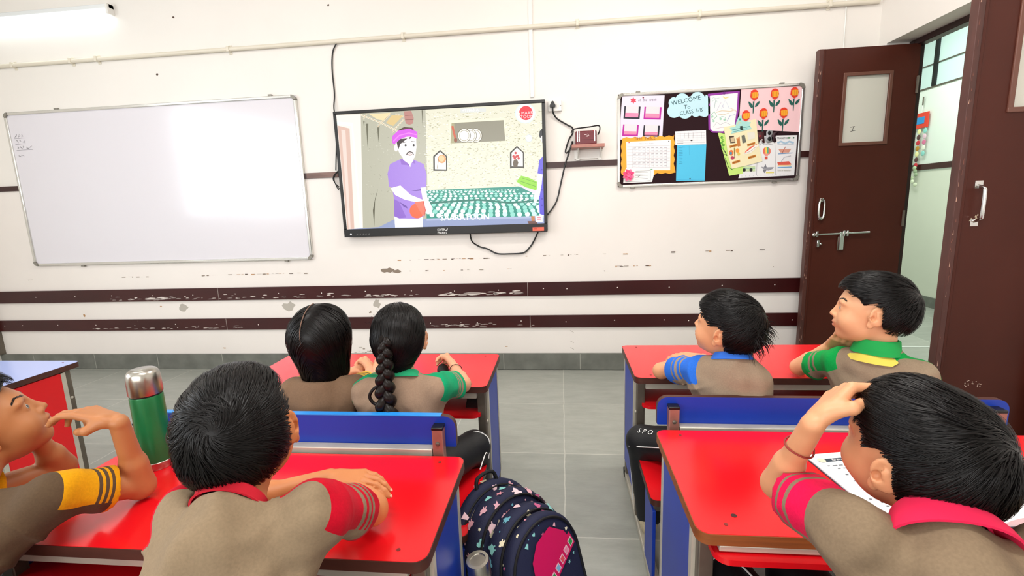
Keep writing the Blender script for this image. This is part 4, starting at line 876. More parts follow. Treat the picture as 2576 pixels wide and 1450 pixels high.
# ================================================================ people
# solid modelling: a body is a smooth union of tapered limbs and rounded masses, meshed as one continuous surface
def V3(*a): return np.array(a, float)
def unit(v): v=np.asarray(v,float); return v/np.linalg.norm(v)
def frame(F, U):                       # columns: side, forward, up
    F=unit(F); S=unit(np.cross(F,U)); return np.stack([S,F,np.cross(S,F)],1)
class Field:
    def __init__(s): s.p=[]
    def cone(s,a,b,r1,r2,k=.012,op=1,sq=None): s.p.append(('c',np.array(a,float),np.array(b,float),r1,r2,k,op,sq)); return s
    def ell(s,c,r,M=None,k=.012,op=1): s.p.append(('e',np.array(c,float),np.array(r,float),np.eye(3) if M is None else M,0,k,op,None)); return s
    def fn(s,f,k=.004,op=1): s.p.append(('f',f,0,0,0,k,op,None)); return s
    def __call__(s,P):
        d=None
        for q in s.p:
            if q[0]=='c':
                _,a,b,r1,r2,k,op,sq=q; pa=P-a; ba=b-a; t=np.clip(pa@ba/max(1e-9,ba@ba),0,1); v=pa-t[:,None]*ba
                if sq is not None:
                    n,f=sq; v=v+np.outer(v@n,n)*(f-1)
                    e=np.sqrt((v*v).sum(1))-(r1+(r2-r1)*t); e=e/ (1+(f-1)*.3)
                else: e=np.sqrt((v*v).sum(1))-(r1+(r2-r1)*t)
            elif q[0]=='e':
                _,c,r,M,_,k,op,_=q; l=(P-c)@M; k0=np.sqrt(((l/r)**2).sum(1)); k1=np.sqrt(((l/(r*r))**2).sum(1)); e=k0*(k0-1)/np.maximum(k1,1e-9)
            else: _,f,_,_,_,k,op,_=q; e=f(P)
            if d is None: d=e; continue
            if op==1: h=np.maximum(k-np.abs(d-e),0)/k; d=np.minimum(d,e)-h*h*k*.25
            elif op==-1: e=-e; h=np.maximum(k-np.abs(d-e),0)/k; d=np.maximum(d,e)+h*h*k*.25
            else: h=np.maximum(k-np.abs(d-e),0)/k; d=np.maximum(d,e)+h*h*k*.25
        return d
    def bounds(s):
        lo=np.full(3,9e9); hi=-lo
        for q in s.p:
            if q[6]!=1: continue
            if q[0]=='c':
                for c,r in ((q[1],q[3]),(q[2],q[4])): lo=np.minimum(lo,c-r); hi=np.maximum(hi,c+r)
            elif q[0]=='e': r=max(q[2]); ex=np.sqrt(((q[3]*q[2])**2).sum(1)); lo=np.minimum(lo,q[1]-ex); hi=np.maximum(hi,q[1]+ex)
        return lo-.012,hi+.012
    def near(s,c,rad):
        g=Field(); 
        for q in s.p:
            if q[0]=='f': g.p.append(q); continue
            if q[0]=='c':
                a,b=q[1],q[2]; ba=b-a; t=min(1,max(0,(c-a)@ba/max(1e-9,ba@ba))); e=np.linalg.norm(c-a-t*ba)-max(q[3],q[4])
                if q[7] is not None: e*=1.0/ max(1,1)
            else: e=np.linalg.norm(c-q[1])-max(q[2])
            if e<rad+.012+q[5]: g.p.append(q)
        if not g.p or g.p[0][6]!=1:
            g.p.insert(0,('c',np.array([0,0,-50.]),np.array([0,0,-51.]),.1,.1,.001,1,None))
        return g
def grad(f,P,e=.0012):
    g=np.stack([f(P+np.array(d)*e)-f(P-np.array(d)*e) for d in ((1,0,0),(0,1,0),(0,0,1))],1)
    return g/np.maximum(np.linalg.norm(g,axis=1,keepdims=True),1e-9)
def mesh_field(f, h, lo=None, hi=None, B=8):
    if lo is None: lo,hi=f.bounds()
    nb=np.ceil((hi-lo)/(h*B)).astype(int); n=nb*B
    ctr=[lo[i]+(np.arange(nb[i])+.5)*B*h for i in range(3)]
    G=np.stack(np.meshgrid(*ctr,indexing='ij'),-1).reshape(-1,3); c=f(G).reshape(nb)
    act=np.abs(c)<B*h*1.9
    D=np.repeat(np.repeat(np.repeat(c,B,0),B,1),B,2).astype(np.float32)
    A=np.repeat(np.repeat(np.repeat(act,B,0),B,1),B,2)
    I=np.argwhere(A); SB=B*2; key=(I[:,0]//SB)*1000000+(I[:,1]//SB)*1000+I[:,2]//SB
    order=np.argsort(key,kind='stable'); I=I[order]; key=key[order]
    cuts=np.concatenate([[0],np.nonzero(np.diff(key))[0]+1,[len(I)]])
    for a_,b_ in zip(cuts[:-1],cuts[1:]):
        if a_==b_: continue
        J=I[a_:b_]; pc=lo+((J[0]//SB)*SB+SB/2)*h; g_=f.near(pc,SB*h*.87) if len(f.p)>14 else f
        D[J[:,0],J[:,1],J[:,2]]=g_(lo+(J+.5)*h)
    ins=D<0
    cnt=np.zeros(np.array(D.shape)-1,np.int8)
    for a in (0,1):
        for b in (0,1):
            for c_ in (0,1): cnt+=ins[a:D.shape[0]-1+a,b:D.shape[1]-1+b,c_:D.shape[2]-1+c_]
    act=(cnt>0)&(cnt<8); idx=np.argwhere(act); ID=np.full(act.shape,-1,np.int32); ID[act]=np.arange(len(idx))
    acc=np.zeros((len(idx),3)); w=np.zeros(len(idx))
    cor=[(a,b,c_) for a in (0,1) for b in (0,1) for c_ in (0,1)]
    cv={k:D[idx[:,0]+k[0],idx[:,1]+k[1],idx[:,2]+k[2]] for k in cor}
    for a in cor:
        for ax in range(3):
            if a[ax]==0:
                b=tuple(a[i]+(i==ax) for i in range(3)); va,vb=cv[a],cv[b]; m=(va<0)!=(vb<0)
                t=np.where(m,va/np.where(m,va-vb,1),0); p=np.tile(np.array(a,float),(len(idx),1)); p[:,ax]+=t
                acc[m]+=p[m]; w[m]+=1
    Vt=lo+(idx+acc/w[:,None]+.5)*h
    Q=[]
    for ax in range(3):
        b,c_=[(1,2),(2,0),(0,1)][ax]
        s0=[slice(None)]*3; s1=[slice(None)]*3; s0[ax]=slice(0,-1); s1[ax]=slice(1,None)
        ch=ins[tuple(s0)]!=ins[tuple(s1)]; e=np.argwhere(ch); 
        e=e[(e[:,b]>0)&(e[:,c_]>0)&(e[:,b]<D.shape[b]-1)&(e[:,c_]<D.shape[c_]-1)]
        def at(db,dc): q=e.copy(); q[:,b]-=db; q[:,c_]-=dc; return ID[q[:,0],q[:,1],q[:,2]]
        q=np.stack([at(1,1),at(0,1),at(0,0),at(1,0)],1); inside=ins[e[:,0],e[:,1],e[:,2]]
        q[~inside]=q[~inside][:,::-1]; Q.append(q)
    Q=np.concatenate(Q); Q=Q[(Q>=0).all(1)]
    return Vt,Q
def relax(V,Q,n):
    for _ in range(n):
        acc=np.zeros_like(V); c=np.zeros(len(V))
        for i in range(4):
            for j in ((i+1)%4,(i+3)%4): np.add.at(acc,Q[:,i],V[Q[:,j]]); np.add.at(c,Q[:,i],1)
        V=V*.4+.6*acc/np.maximum(c,1)[:,None]
    return V
def to_mesh(name, Vt, Q, m, parent, attrs=None, **kw):
    me=bpy.data.meshes.new(name); me.vertices.add(len(Vt)); me.vertices.foreach_set('co',Vt.astype(np.float32).ravel())
    me.loops.add(Q.size); me.loops.foreach_set('vertex_index',Q.astype(np.int32).ravel()); me.polygons.add(len(Q))
    k=Q.shape[1]; me.polygons.foreach_set('loop_start',np.arange(0,Q.size,k,dtype=np.int32))
    me.update(calc_edges=True); me.validate()
    me.materials.append(m); me.shade_smooth()
    for an,av in (attrs or {}).items():
        a=me.color_attributes.new(an,'FLOAT_COLOR','POINT'); a.data.foreach_set('color',av.astype(np.float32).ravel())
    o=bpy.data.objects.new(name,me); COL.objects.link(o)
    if parent: o.parent=parent
    return tag(o,**kw)

def head_prims(f, c, M, s=1., mouth=0.):
    T=lambda x,y,z: c+M@(np.array([x,y,z])*s)
    E=lambda ctr,r,k=.012,op=1,R_=None: f.ell(T(*ctr),np.array(r)*s,M if R_ is None else M@R_,k*s,op)
    C=lambda a,b,r1,r2,k=.01,op=1: f.cone(T(*a),T(*b),r1*s,r2*s,k*s,op)
    E((0,-.006,.020),(.071,.090,.079)); E((0,.030,-.022),(.057,.056,.074),.03)
    E((0,.022,-.060),(.051,.052,.040),.03); E((0,.062,-.086),(.020,.018,.018),.025)
    for q in (-1,1):
        E((q*.034,.054,-.040),(.026,.026,.028),.02); E((q*.026,.073,.014),(.025,.011,.007),.018)
        E((q*.0285,.0905,-.004),(.0155,.010,.0105),.012,-1)
    C((0,.080,.006),(0,.0985,-.030),.0062,.0088,.012)
    for q in (-1,1): E((q*.0105,.0895,-.034),(.0072,.0085,.0065),.006); E((q*.006,.093,-.0400),(.0032,.004,.003),.003,-1)
    E((0,.080,-.052),(.022,.012,.016),.014)
    E((0,.0905,-.0545),(.0170,.0070,.0048),.005); E((0,.0885,-.0645-mouth*.5),(.0150,.0070,.0058),.005)
    E((0,.0985,-.0595-mouth*.25),(.0175,.0100,.0012+mouth*.4),.003,-1)
    E((0,.0955,-.0445),(.0030,.004,.005),.005,-1)
    for q in (-1,1):
        a=R(-24*q); Re=np.array([[cos(a),-sin(a),0],[sin(a),cos(a),0],[0,0,1.]]); b_=R(-10); Re=Re@np.array([[1,0,0],[0,cos(b_),-sin(b_)],[0,sin(b_),cos(b_)]])
        E((q*.0785,-.012,-.006),(.0060,.0205,.0300),.006,1,Re); E((q*.0725,-.002,-.010),(.008,.012,.020),.010)
        E((q*.0755,.001,-.035),(.0060,.0090,.0115),.006)
        E((q*.0865,-.010,-.001),(.0060,.0115,.0165),.003,-1,Re); E((q*.0825,-.002,-.013),(.0075,.0060,.0085),.003,-1,Re)
        E((q*.0790,.0065,-.012),(.0028,.0035,.0055),.004)
        E((q*.0832,-.0130,-.003),(.0022,.0050,.0110),.004,1,Re)
    for q in (-1,1): E((q*.0290,.0735,-.004),(.0138,.0125,.0120),.004); E((q*.0290,.0880,-.0045),(.0138,.0095,.0060),.0020,-1)
    return T
def hand_prims(f, w, d, n, right, curl=(.25,.35,.25), s=.76, spread=.05, thumb=(.55,.5), tn=.35, tips=None, curls=None):
    d=unit(d); n=unit(n-d*(n@d)); side=np.cross(d,n) if right else np.cross(n,d)
    out=[]
    f.cone(w-d*.006*s,w+d*.02*s,.0180*s,.0215*s,.012,1,(n,1.6))
    Ls=[(.036,.022,.018),(.040,.026,.019),(.037,.024,.019),(.029,.019,.017)]
    for i,(off,reach) in enumerate(((.030,.086),(.010,.089),(-.010,.085),(-.028,.077))):
        kn=w+side*off*s+d*reach*s
        f.cone(w+side*off*.55*s+d*.012*s,kn,.0130*s,.0098*s,.012*s,1)
        cu=curls[i] if curls else curl; a=0; p=kn; r=(.0094 if i<3 else .0082)*s
        dd=unit(d+side*(.5-i*.33)*spread*2)
        for j,(l,c_) in enumerate(zip(Ls[i],cu)):
            a+=c_; v=dd*cos(a)+n*sin(a); q=p+v*l*s; r2=r*(.92 if j<2 else .84); f.cone(p,q,r*1.02,r2,.0032 if j==0 and False else .003,1); p=q; r=r2
        nv=-dd*sin(a)*0+(n*cos(a)-dd*sin(a)); out.append((p,v,-nv,r))
    b=w+side*.018*s+d*.018*s; v1=unit(d*.75+side*.75+n*tn); p1=b+v1*.040*s; f.cone(b,p1,.0155*s,.0118*s,.012*s,1)
    v2=unit(d*(1.0)+side*(.55-thumb[0])+n*tn*thumb[1]*2); p2=p1+v2*.030*s; f.cone(p1,p2,.0115*s,.0100*s,.006*s,1)
    v3=unit(v2+n*.3*thumb[1]-side*.35*thumb[0]); p3=p2+v3*.022*s; f.cone(p2,p3,.0100*s,.0088*s,.004*s,1)
    out.append((p3,v3,-unit(n-v3*(n@v3)) if True else 0,.0088*s))
    return out

def skin_material(name, c):
    m=bpy.data.materials.new(name); m.use_nodes=True; nt=m.node_tree; b=nt.nodes['Principled BSDF']; L=nt.links.new
    at=nt.nodes.new('ShaderNodeAttribute'); at.attribute_name='lip'
    c=lin(c); n=nt.nodes.new('ShaderNodeTexNoise'); n.inputs['Scale'].default_value=28; n.inputs['Detail'].default_value=3
    tc=nt.nodes.new('ShaderNodeTexCoord'); L(tc.outputs['Object'],n.inputs['Vector'])
    mx=nt.nodes.new('ShaderNodeMix'); mx.data_type='RGBA'; mx.inputs[6].default_value=(c[0]*.93,c[1]*.88,c[2]*.85,1); mx.inputs[7].default_value=(min(1,c[0]*1.06),min(1,c[1]*1.1),min(1,c[2]*1.12),1)
    L(n.outputs[0],mx.inputs[0]); m2=nt.nodes.new('ShaderNodeMix'); m2.data_type='RGBA'; m2.inputs[7].default_value=(c[0]*.78,c[1]*.42,c[2]*.50,1)
    sp=nt.nodes.new('ShaderNodeSeparateColor'); L(at.outputs['Color'],sp.inputs[0]); L(sp.outputs[0],m2.inputs[0]); L(mx.outputs[2],m2.inputs[6])
    L(m2.outputs[2],b.inputs['Base Color'])
    b.inputs['Roughness'].default_value=.48; b.inputs['Subsurface Weight'].default_value=.06; b.inputs['Subsurface Radius'].default_value=(.012,.004,.002); b.inputs['Subsurface Scale'].default_value=.5
    bp=nt.nodes.new('ShaderNodeBump'); bp.inputs['Strength'].default_value=.06; bp.inputs['Distance'].default_value=.001
    n2=nt.nodes.new('ShaderNodeTexNoise'); n2.inputs['Scale'].default_value=420; L(tc.outputs['Object'],n2.inputs['Vector']); L(n2.outputs[0],bp.inputs['Height']); L(bp.outputs[0],b.inputs['Normal'])
    return m
m_hair=mat('black_hair',(.0035,.0026,.0026),.32,spec=.2); m_hair2=mat('dark_brown_hair',(.008,.005,.004),.36,spec=.22)
m_hairfade=mat('short_clipped_hair',(.05,.036,.03),.6)

def shirt_material(name, body, accent, t0, hem, stripes, u0):
    """r = distance down the sleeve 0..1, g = how far round to the top of the arm, b = belongs to a sleeve"""
    m=bpy.data.materials.new(name); m.use_nodes=True; nt=m.node_tree; b=nt.nodes['Principled BSDF']; L=nt.links.new
    at=nt.nodes.new('ShaderNodeAttribute'); at.attribute_name='sleeve'; sp=nt.nodes.new('ShaderNodeSeparateColor'); L(at.outputs['Color'],sp.inputs[0])
    def M_(op,a,b_):
        n=nt.nodes.new('ShaderNodeMath'); n.operation=op
        for i,x in enumerate((a,b_)):
            if isinstance(x,(int,float)): n.inputs[i].default_value=x
            else: L(x,n.inputs[i])
        return n.outputs[0]
    t,u,k=sp.outputs[0],sp.outputs[1],sp.outputs[2]
    top=M_('MULTIPLY',M_('GREATER_THAN',u,u0),M_('GREATER_THAN',t,t0))
    for (a,b_) in stripes: top=M_('MULTIPLY',top,M_('SUBTRACT',1,M_('MULTIPLY',M_('GREATER_THAN',t,a),M_('LESS_THAN',t,b_))))
    acc=M_('MAXIMUM',top,M_('GREATER_THAN',t,hem)); acc=M_('MULTIPLY',acc,M_('GREATER_THAN',k,.5))
    tc=nt.nodes.new('ShaderNodeTexCoord'); n=nt.nodes.new('ShaderNodeTexNoise'); n.inputs['Scale'].default_value=9; n.inputs['Detail'].default_value=3; L(tc.outputs['Object'],n.inputs['Vector'])
    bc=lin(body); mb_=nt.nodes.new('ShaderNodeMix'); mb_.data_type='RGBA'; mb_.inputs[6].default_value=(*[x*.93 for x in bc],1); mb_.inputs[7].default_value=(*[x*1.07 for x in bc],1); L(n.outputs[0],mb_.inputs[0])
    mx=nt.nodes.new('ShaderNodeMix'); mx.data_type='RGBA'; L(acc,mx.inputs[0]); L(mb_.outputs[2],mx.inputs[6]); mx.inputs[7].default_value=(*lin(accent),1)
    gr=nt.nodes.new('ShaderNodeMix'); gr.data_type='RGBA'; gr.blend_type='MULTIPLY'; gr.inputs[0].default_value=1; n3=nt.nodes.new('ShaderNodeTexNoise'); n3.inputs['Scale'].default_value=260; L(tc.outputs['Object'],n3.inputs['Vector']); rg=nt.nodes.new('ShaderNodeMapRange'); rg.inputs[1].default_value=.3; rg.inputs[2].default_value=.7; rg.inputs[3].default_value=.92; rg.inputs[4].default_value=1.05; L(n3.outputs[0],rg.inputs[0]); L(mx.outputs[2],gr.inputs[6]); L(rg.outputs[0],gr.inputs[7]); L(gr.outputs[2],b.inputs['Base Color']); b.inputs['Roughness'].default_value=.9; b.inputs['Specular IOR Level'].default_value=.12; b.inputs['Sheen Weight'].default_value=.03
    # cloth: fine knit and broad soft folds
    n1=nt.nodes.new('ShaderNodeTexNoise'); n1.inputs['Scale'].default_value=500; L(tc.outputs['Object'],n1.inputs['Vector'])
    n2=nt.nodes.new('ShaderNodeTexNoise'); n2.inputs['Scale'].default_value=8; n2.inputs['Detail'].default_value=0.; n2.inputs['Distortion'].default_value=1.6; L(tc.outputs['Object'],n2.inputs['Vector'])
    b1=nt.nodes.new('ShaderNodeBump'); b1.inputs['Strength'].default_value=.25; b1.inputs['Distance'].default_value=.001; L(n1.outputs[0],b1.inputs['Height'])
    b2=nt.nodes.new('ShaderNodeBump'); b2.inputs['Strength'].default_value=.6; b2.inputs['Distance'].default_value=.03; L(n2.outputs[0],b2.inputs['Height']); L(b1.outputs[0],b2.inputs['Normal']); L(b2.outputs[0],b.inputs['Normal'])
    return m

def hair_strands(rnd, f, roots, flow, L, steps, lift, w, jitter=.12, clump=0, drop=0., stop=None):
    """ribbons combed over the head: roots (n,3), flow(P,N)->unit directions"""
    P=roots.copy(); n=len(P); pts=[]; Ls=L*rnd.uniform(.6,1.15,n)/steps; h0=lift[0]+(lift[1]-lift[0])*rnd.random(n); jit=rnd.normal(0,jitter*.45,(n,3)); Ns=[]
    ncl=max(8,n//40); cc=roots[rnd.choice(n,ncl)]; cid=np.array([np.argmin(((cc-r_)**2).sum(1)) for r_ in roots]); jit=jit+rnd.normal(0,jitter*1.1,(ncl,3))[cid]; h0=h0*(.7+.6*rnd.random(ncl)[cid])
    for i in range(steps+1):
        N=grad(f,P); pts.append(P.copy()); Ns.append(N)
        d=flow(P,N)+jit; d[:,2]-=drop; d-=N*(d*N).sum(1,keepdims=True); d/=np.maximum(np.linalg.norm(d,axis=1,keepdims=True),1e-6)
        if stop is not None: Ls=np.where(stop(P+d*Ls[:,None]),Ls*.12,Ls)
        P=P+d*Ls[:,None]; t=(i+1)/steps; h=h0*np.sin(min(1,t*1.25)*pi*.62)
        e=f(P); P=P-N*(e-h)[:,None]*.9
    pts=np.stack(pts,1); Ns=np.stack(Ns,1)
    tan=np.gradient(pts,axis=1); S=np.cross(tan,Ns); S/=np.maximum(np.linalg.norm(S,axis=2,keepdims=True),1e-9)
    prof=np.interp(np.linspace(0,1,steps+1),[0,.15,.7,1],[.6,1,.8,.08])[None,:,None]*w*rnd.uniform(.6,1.4,n)[:,None,None]
    A=pts-S*prof; Bm=pts+Ns*prof*.55; C=pts+S*prof
    k=steps+1; Vt=np.stack([A,Bm,C],2).reshape(-1,3)          # n,k,3rows
    base=(np.arange(n)*k*3)[:,None]; i=np.arange(steps)[None,:]*3
    q1=np.stack([base+i,base+i+1,base+i+4,base+i+3],-1).reshape(-1,4); q2=np.stack([base+i+1,base+i+2,base+i+5,base+i+4],-1).reshape(-1,4)
    return Vt,np.concatenate([q1,q2])
def merge(parts):
    Vs=[];Qs=[];b=0
    for v,q in parts: Vs.append(v); Qs.append(q+b); b+=len(v)
    return np.concatenate(Vs),np.concatenate(Qs)

HL_SHORT=([-.13,-.060,-.030,-.018,.006,.018,.026,.040,.058,.075,.12],[-.052,-.055,-.045,.026,.034,.020,.018,.034,.042,.056,.060])
def make_hair(c, M, s, style, parent, seed, cap=.012, crown=(0,-.058,.070), swirl=.9, count=2600, L=.06, lift=(.001,.006), w=.0010, hl=HL_SHORT, fade=.0, bias=(0,0,0), matl=None, h=.0032, messy=.12, extra=None, over=.004):
    f=Field(); T=lambda x,y,z: c+M@(np.array([x,y,z])*s)
    f.ell(T(0,-.006,.021),np.array([.071+cap,.090+cap,.079+cap])*s,M)
    f.ell(T(0,-.040,-.006),np.array([.062+cap*.7,.052+cap*.7,.055+cap*.5])*s,M,k=.02)
    if style=='boy': f.ell(T(0,.035,.060),np.array([.058,.050,.040])*s,M,k=.02)
    if extra: extra(f,T,M,s)
    ball=Field(); ball.p=list(f.p)
    def cut(P):
        l=(P-c)@M/s; zl=np.interp(l[:,1],hl[0],hl[1]); zl=zl+np.where(l[:,1]>.05,-.15*np.abs(l[:,0])*0,0)
        return (zl-l[:,2])*s*.75
    if fade>0:                                        # clipped sides: the cap thins out towards the hairline
        def thin(P):
            l=(P-c)@M/s; zl=np.interp(l[:,1],hl[0],hl[1]); g=np.clip(1-(l[:,2]-zl)/.055,0,1); return ball(P)+g*fade*s
        f=Field(); f.fn(thin); f.p[0]=('f',thin,0,0,0,.004,1,None)
    f.fn(cut,.006*s,2)
    lo,hi=ball.bounds(); Vt,Q=mesh_field(f,h,lo,hi)
    rnd=np.random.RandomState(seed)
    cr=T(*crown); up=M[:,2]; fwd=M[:,1]; side=M[:,0]
    fi=rnd.choice(len(Q),count); uv=rnd.random((count,2)); q=Vt[Q[fi]]
    roots=q[:,0]+(q[:,1]-q[:,0])*uv[:,:1]+(q[:,3]-q[:,0])*uv[:,1:]
    keep=ball(roots)>-.0045 if fade==0 else np.ones(count,bool); l=(roots-c)@M/s
    if fade>0: keep&=(l[:,2]-np.interp(l[:,1],hl[0],hl[1])>.028)
    roots=roots[keep]
    if style=='boy' or style=='bob':
        def flow(P,N):
            if style=='bob':
                l=(P-c)@M; sx=np.sign(l[:,0]+1e-6); d=np.outer(sx*np.clip(1.1-np.abs(l[:,0])/.05,0,1),side)-up*1.0; return d/np.linalg.norm(d,axis=1,keepdims=True)+.0
            v=P-cr; v/=np.maximum(np.linalg.norm(v,axis=1,keepdims=True),1e-6); r=np.linalg.norm(P-cr,axis=1,keepdims=True)
            d=v+np.cross(N,v)*swirl*np.exp(-r/.05)+np.array(bias)@np.stack([side,fwd,up])*np.clip(r/.05,0,1)*np.clip(((P-c)@fwd/s+.035)/.06,0,1)[:,None]
            return d/np.maximum(np.linalg.norm(d,axis=1,keepdims=True),1e-6)
    else:
        g=T(0,-.105,-.03)
        def flow(P,N):
            v=g-P; v/=np.maximum(np.linalg.norm(v,axis=1,keepdims=True),1e-6); return v
    st=hair_strands(rnd,ball,roots,flow,L*s,8,np.array(lift)*s,w*s,messy,stop=lambda P_: cut(P_)>over*s)
    v,q=merge([(Vt,Q),st])
    o=to_mesh('hair',v,q,matl or m_hair,parent)
    return ball,T,o

def ring_collar(parent, c, ax, fwd, r0, hgt, mcol, name='collar', gap=26, drop=.03, flare=.017):
    ax=unit(ax); fwd=unit(fwd-ax*(fwd@ax)); sd=np.cross(fwd,ax); n=36; V=[];F=[]
    prof=[(0,0),(.001,hgt),(.004,hgt+.004),(.008,hgt+.001),(flare,-drop*.55+hgt*.3),(flare+.004,-drop+hgt*.3),(flare+.001,-drop+hgt*.3-.001),(.004,hgt-.006),(.003,0)]
    m=len(prof)
    for i in range(n+1):
        a=R(gap)+(2*pi-2*R(gap))*i/n; dr=fwd*cos(a)+sd*sin(a); tl=(1-cos(a))*.006
        e=.35+.65*min(1,min(i,n-i)/4)
        for (rr_,z) in prof: p=c+dr*(r0+rr_+ (0.004*sin(3*a+1) if rr_>.01 else 0))+ax*(z*(1 if z>0 else e*1.0)+tl); V.append(tuple(p))
    for i in range(n):
        for k in range(m): F.append((i*m+k,i*m+(k+1)%m,(i+1)*m+(k+1)%m,(i+1)*m+k))
    F.append(tuple(range(m-1,-1,-1))); F.append(tuple(range(n*m,n*m+m)))
    mb=MB(); mb.add(V,F,mcol); return mb.build(name,parent,angle=60)

def person(d):
    lab=d['label']; g=lambda k: np.array(d[k],float)
    P,N,hc=g('P'),g('N'),g('hc'); s=d.get('s',.96)
    az,pi_,ro=R(d['az']),R(d['pitch']),R(d.get('roll',0))
    F=np.array([sin(az)*cos(pi_),cos(az)*cos(pi_),sin(pi_)]); M=frame(F,np.array([0,0,1.])); 
    M=M@np.array([[cos(ro),0,sin(ro)],[0,1,0],[-sin(ro),0,cos(ro)]])
    root=empty('person',tuple(np.array([P[0],P[1],.34])),label=lab,cat='person',group=d.get('group'))
    # all geometry is authored in room coordinates; keep it relative to the person's own origin
    O=np.array([P[0],P[1],.34])
    U=unit(N-P); sL,sR=g('sL'),g('sR'); S=unit(sR-sL); Ft=unit(np.cross(U,S)); S=unit(np.cross(Ft,U)); MT=np.stack([S,Ft,U],1); TL=np.linalg.norm(N-P)
    at=lambda u,x=0,y=0: P+U*TL*u+S*x+Ft*y
    wid=d.get('wid',1.)
    def torso(f,inf,k=.03):
        f.ell(at(.06),V3(.105*wid+inf,.080+inf,.075+inf),MT,k); f.ell(at(.36,0,.006),V3(.098*wid+inf,.074+inf,.10+inf),MT,k)
        f.ell(at(.70),V3(.106*wid+inf,.072+inf,.105+inf),MT,k); 
        for q in (sL,sR):
            f.cone(N-U*.034,q-U*.004,.030+inf,.029+inf,.035); f.cone(at(.6,0,-.01)+ (q-N)*.45,q-U*.01,.045+inf,.029+inf,.03)
    f=Field(); T=head_prims(f,hc,M,s,d.get('mouth',0))
    neck_top=T(0,-.022,-.050); f.cone(neck_top,N+Ft*.010,.040*s,.041*s,.015); f.cone(T(0,-.03,-.03),N-U*.03,.035*s,.040*s,.012)
    torso(f,-.006)
    nails=[]
    for sd_ in ('L','R'):
        e,w_=g('e'+sd_),g('w'+sd_); sh=sL if sd_=='L' else sR
        am=d.get('arm',1.); f.cone(sh,e,.030*am,.0240*am,.02); f.cone(e,w_,.0245*am,.0172*am**.6,.014); f.cone(e,e+(w_-e)*.35,.0245*am,.0255*am,.012)
        hd=d['hand'+sd_]; nails+= [(x,sd_) for x in hand_prims(f,w_+unit(np.array(hd['d']))*.008,np.array(hd['d'],float),np.array(hd['n'],float),sd_=='R',**{k:v for k,v in hd.items() if k not in 'dn'})]
    for q in ('L','R'):
        f.cone(P+S*(.05 if q=='R' else -.05),g('k'+q),.058,.040,.02); f.cone(g('k'+q),g('a'+q),.038,.026,.015); 
    Vt,Q=mesh_field(f,d.get('h',.0032))
    lp=(Vt-hc)@M/s; lip=np.exp(-((lp[:,0]/.021)**2+((lp[:,1]-.094)/.012)**2+((lp[:,2]+.060)/.0095)**2)**2)
    lip=np.maximum(lip,.0)
    skin=skin_material('skin_'+d['id'],d['skin']); A=np.ones((len(Vt),4)); A[:,0]=lip; A[:,1]=0; A[:,2]=0
    body=to_mesh('body',Vt-O,Q,skin,root,{'lip':A})
    # eyes
    if d.get('eyes',True):
        wte=mat('eye_white','#c9bfb4',.25); iris=mat('dark_brown_iris','#1c0f0a',.15)
        for q in (-1,1):
            c=T(q*.0290,.0740,-.0045)-O; gd=M@unit(np.array([.0+d.get('gaze',0),1,d.get('gazeup',.05)])); mb=MB(); mb.ball(tuple(c),.0108*s,wte,10)
            a=unit(np.cross(gd,[0,0,1])); b_=np.cross(a,gd)
            for rr_,mm,off in ((.0062,iris,.0094),(.0030,m_black,.0103)):
                pts=[tuple(c+gd*off*s*(1.0)+ (a*cos(2*pi*k/14)+b_*sin(2*pi*k/14))*rr_*s) for k in range(14)]; pts.append(tuple(c+gd*(off+.0012)*s)); mb.add(pts,[(k,(k+1)%14,14) for k in range(14)],mm)
            mb.build('eye',root)
            if d.get('brows',True):
                rnd=np.random.RandomState(5); xs=np.linspace(.012,.046,46); n_=len(xs)
                R0=np.stack([T(q*(x+rnd.normal(0,.001)),.085-.9*max(0,x-.02)**1.1*1.0,.0165+.006*sin((x-.012)/.034*2.4)+rnd.normal(0,.0016)) for x in xs])
                for _ in range(4): gg=grad(f,R0); R0=R0-gg*f(R0)[:,None]
                sdv=M[:,0]*q
                fl=lambda P_,N_: np.tile(sdv+M[:,2]*.25,(len(P_),1))
                v,qd=hair_strands(rnd,f,R0,fl,.009,3,(.0003,.0012),.0006,.15); to_mesh('eyebrow',v-O,qd,m_hair2,root)
    if d.get('nails'):
        nm=mat('fingernail','#e8b6a0',.3)
        for (p,v,o_,r),sd_ in nails:
            if sd_ not in d['nails']: continue
            o_=unit(o_-v*(o_@v)); x=np.cross(v,o_); c=p+o_*r*.66+v*r*.25; Mx=Matrix(((x[0],v[0],o_[0],c[0]-O[0]),(x[1],v[1],o_[1],c[1]-O[1]),(x[2],v[2],o_[2],c[2]-O[2]),(0,0,0,1)))
            MB().ball((0,0,0),(r*.66,r*.85,r*.28),nm,7,M=Mx).build('fingernail',root)
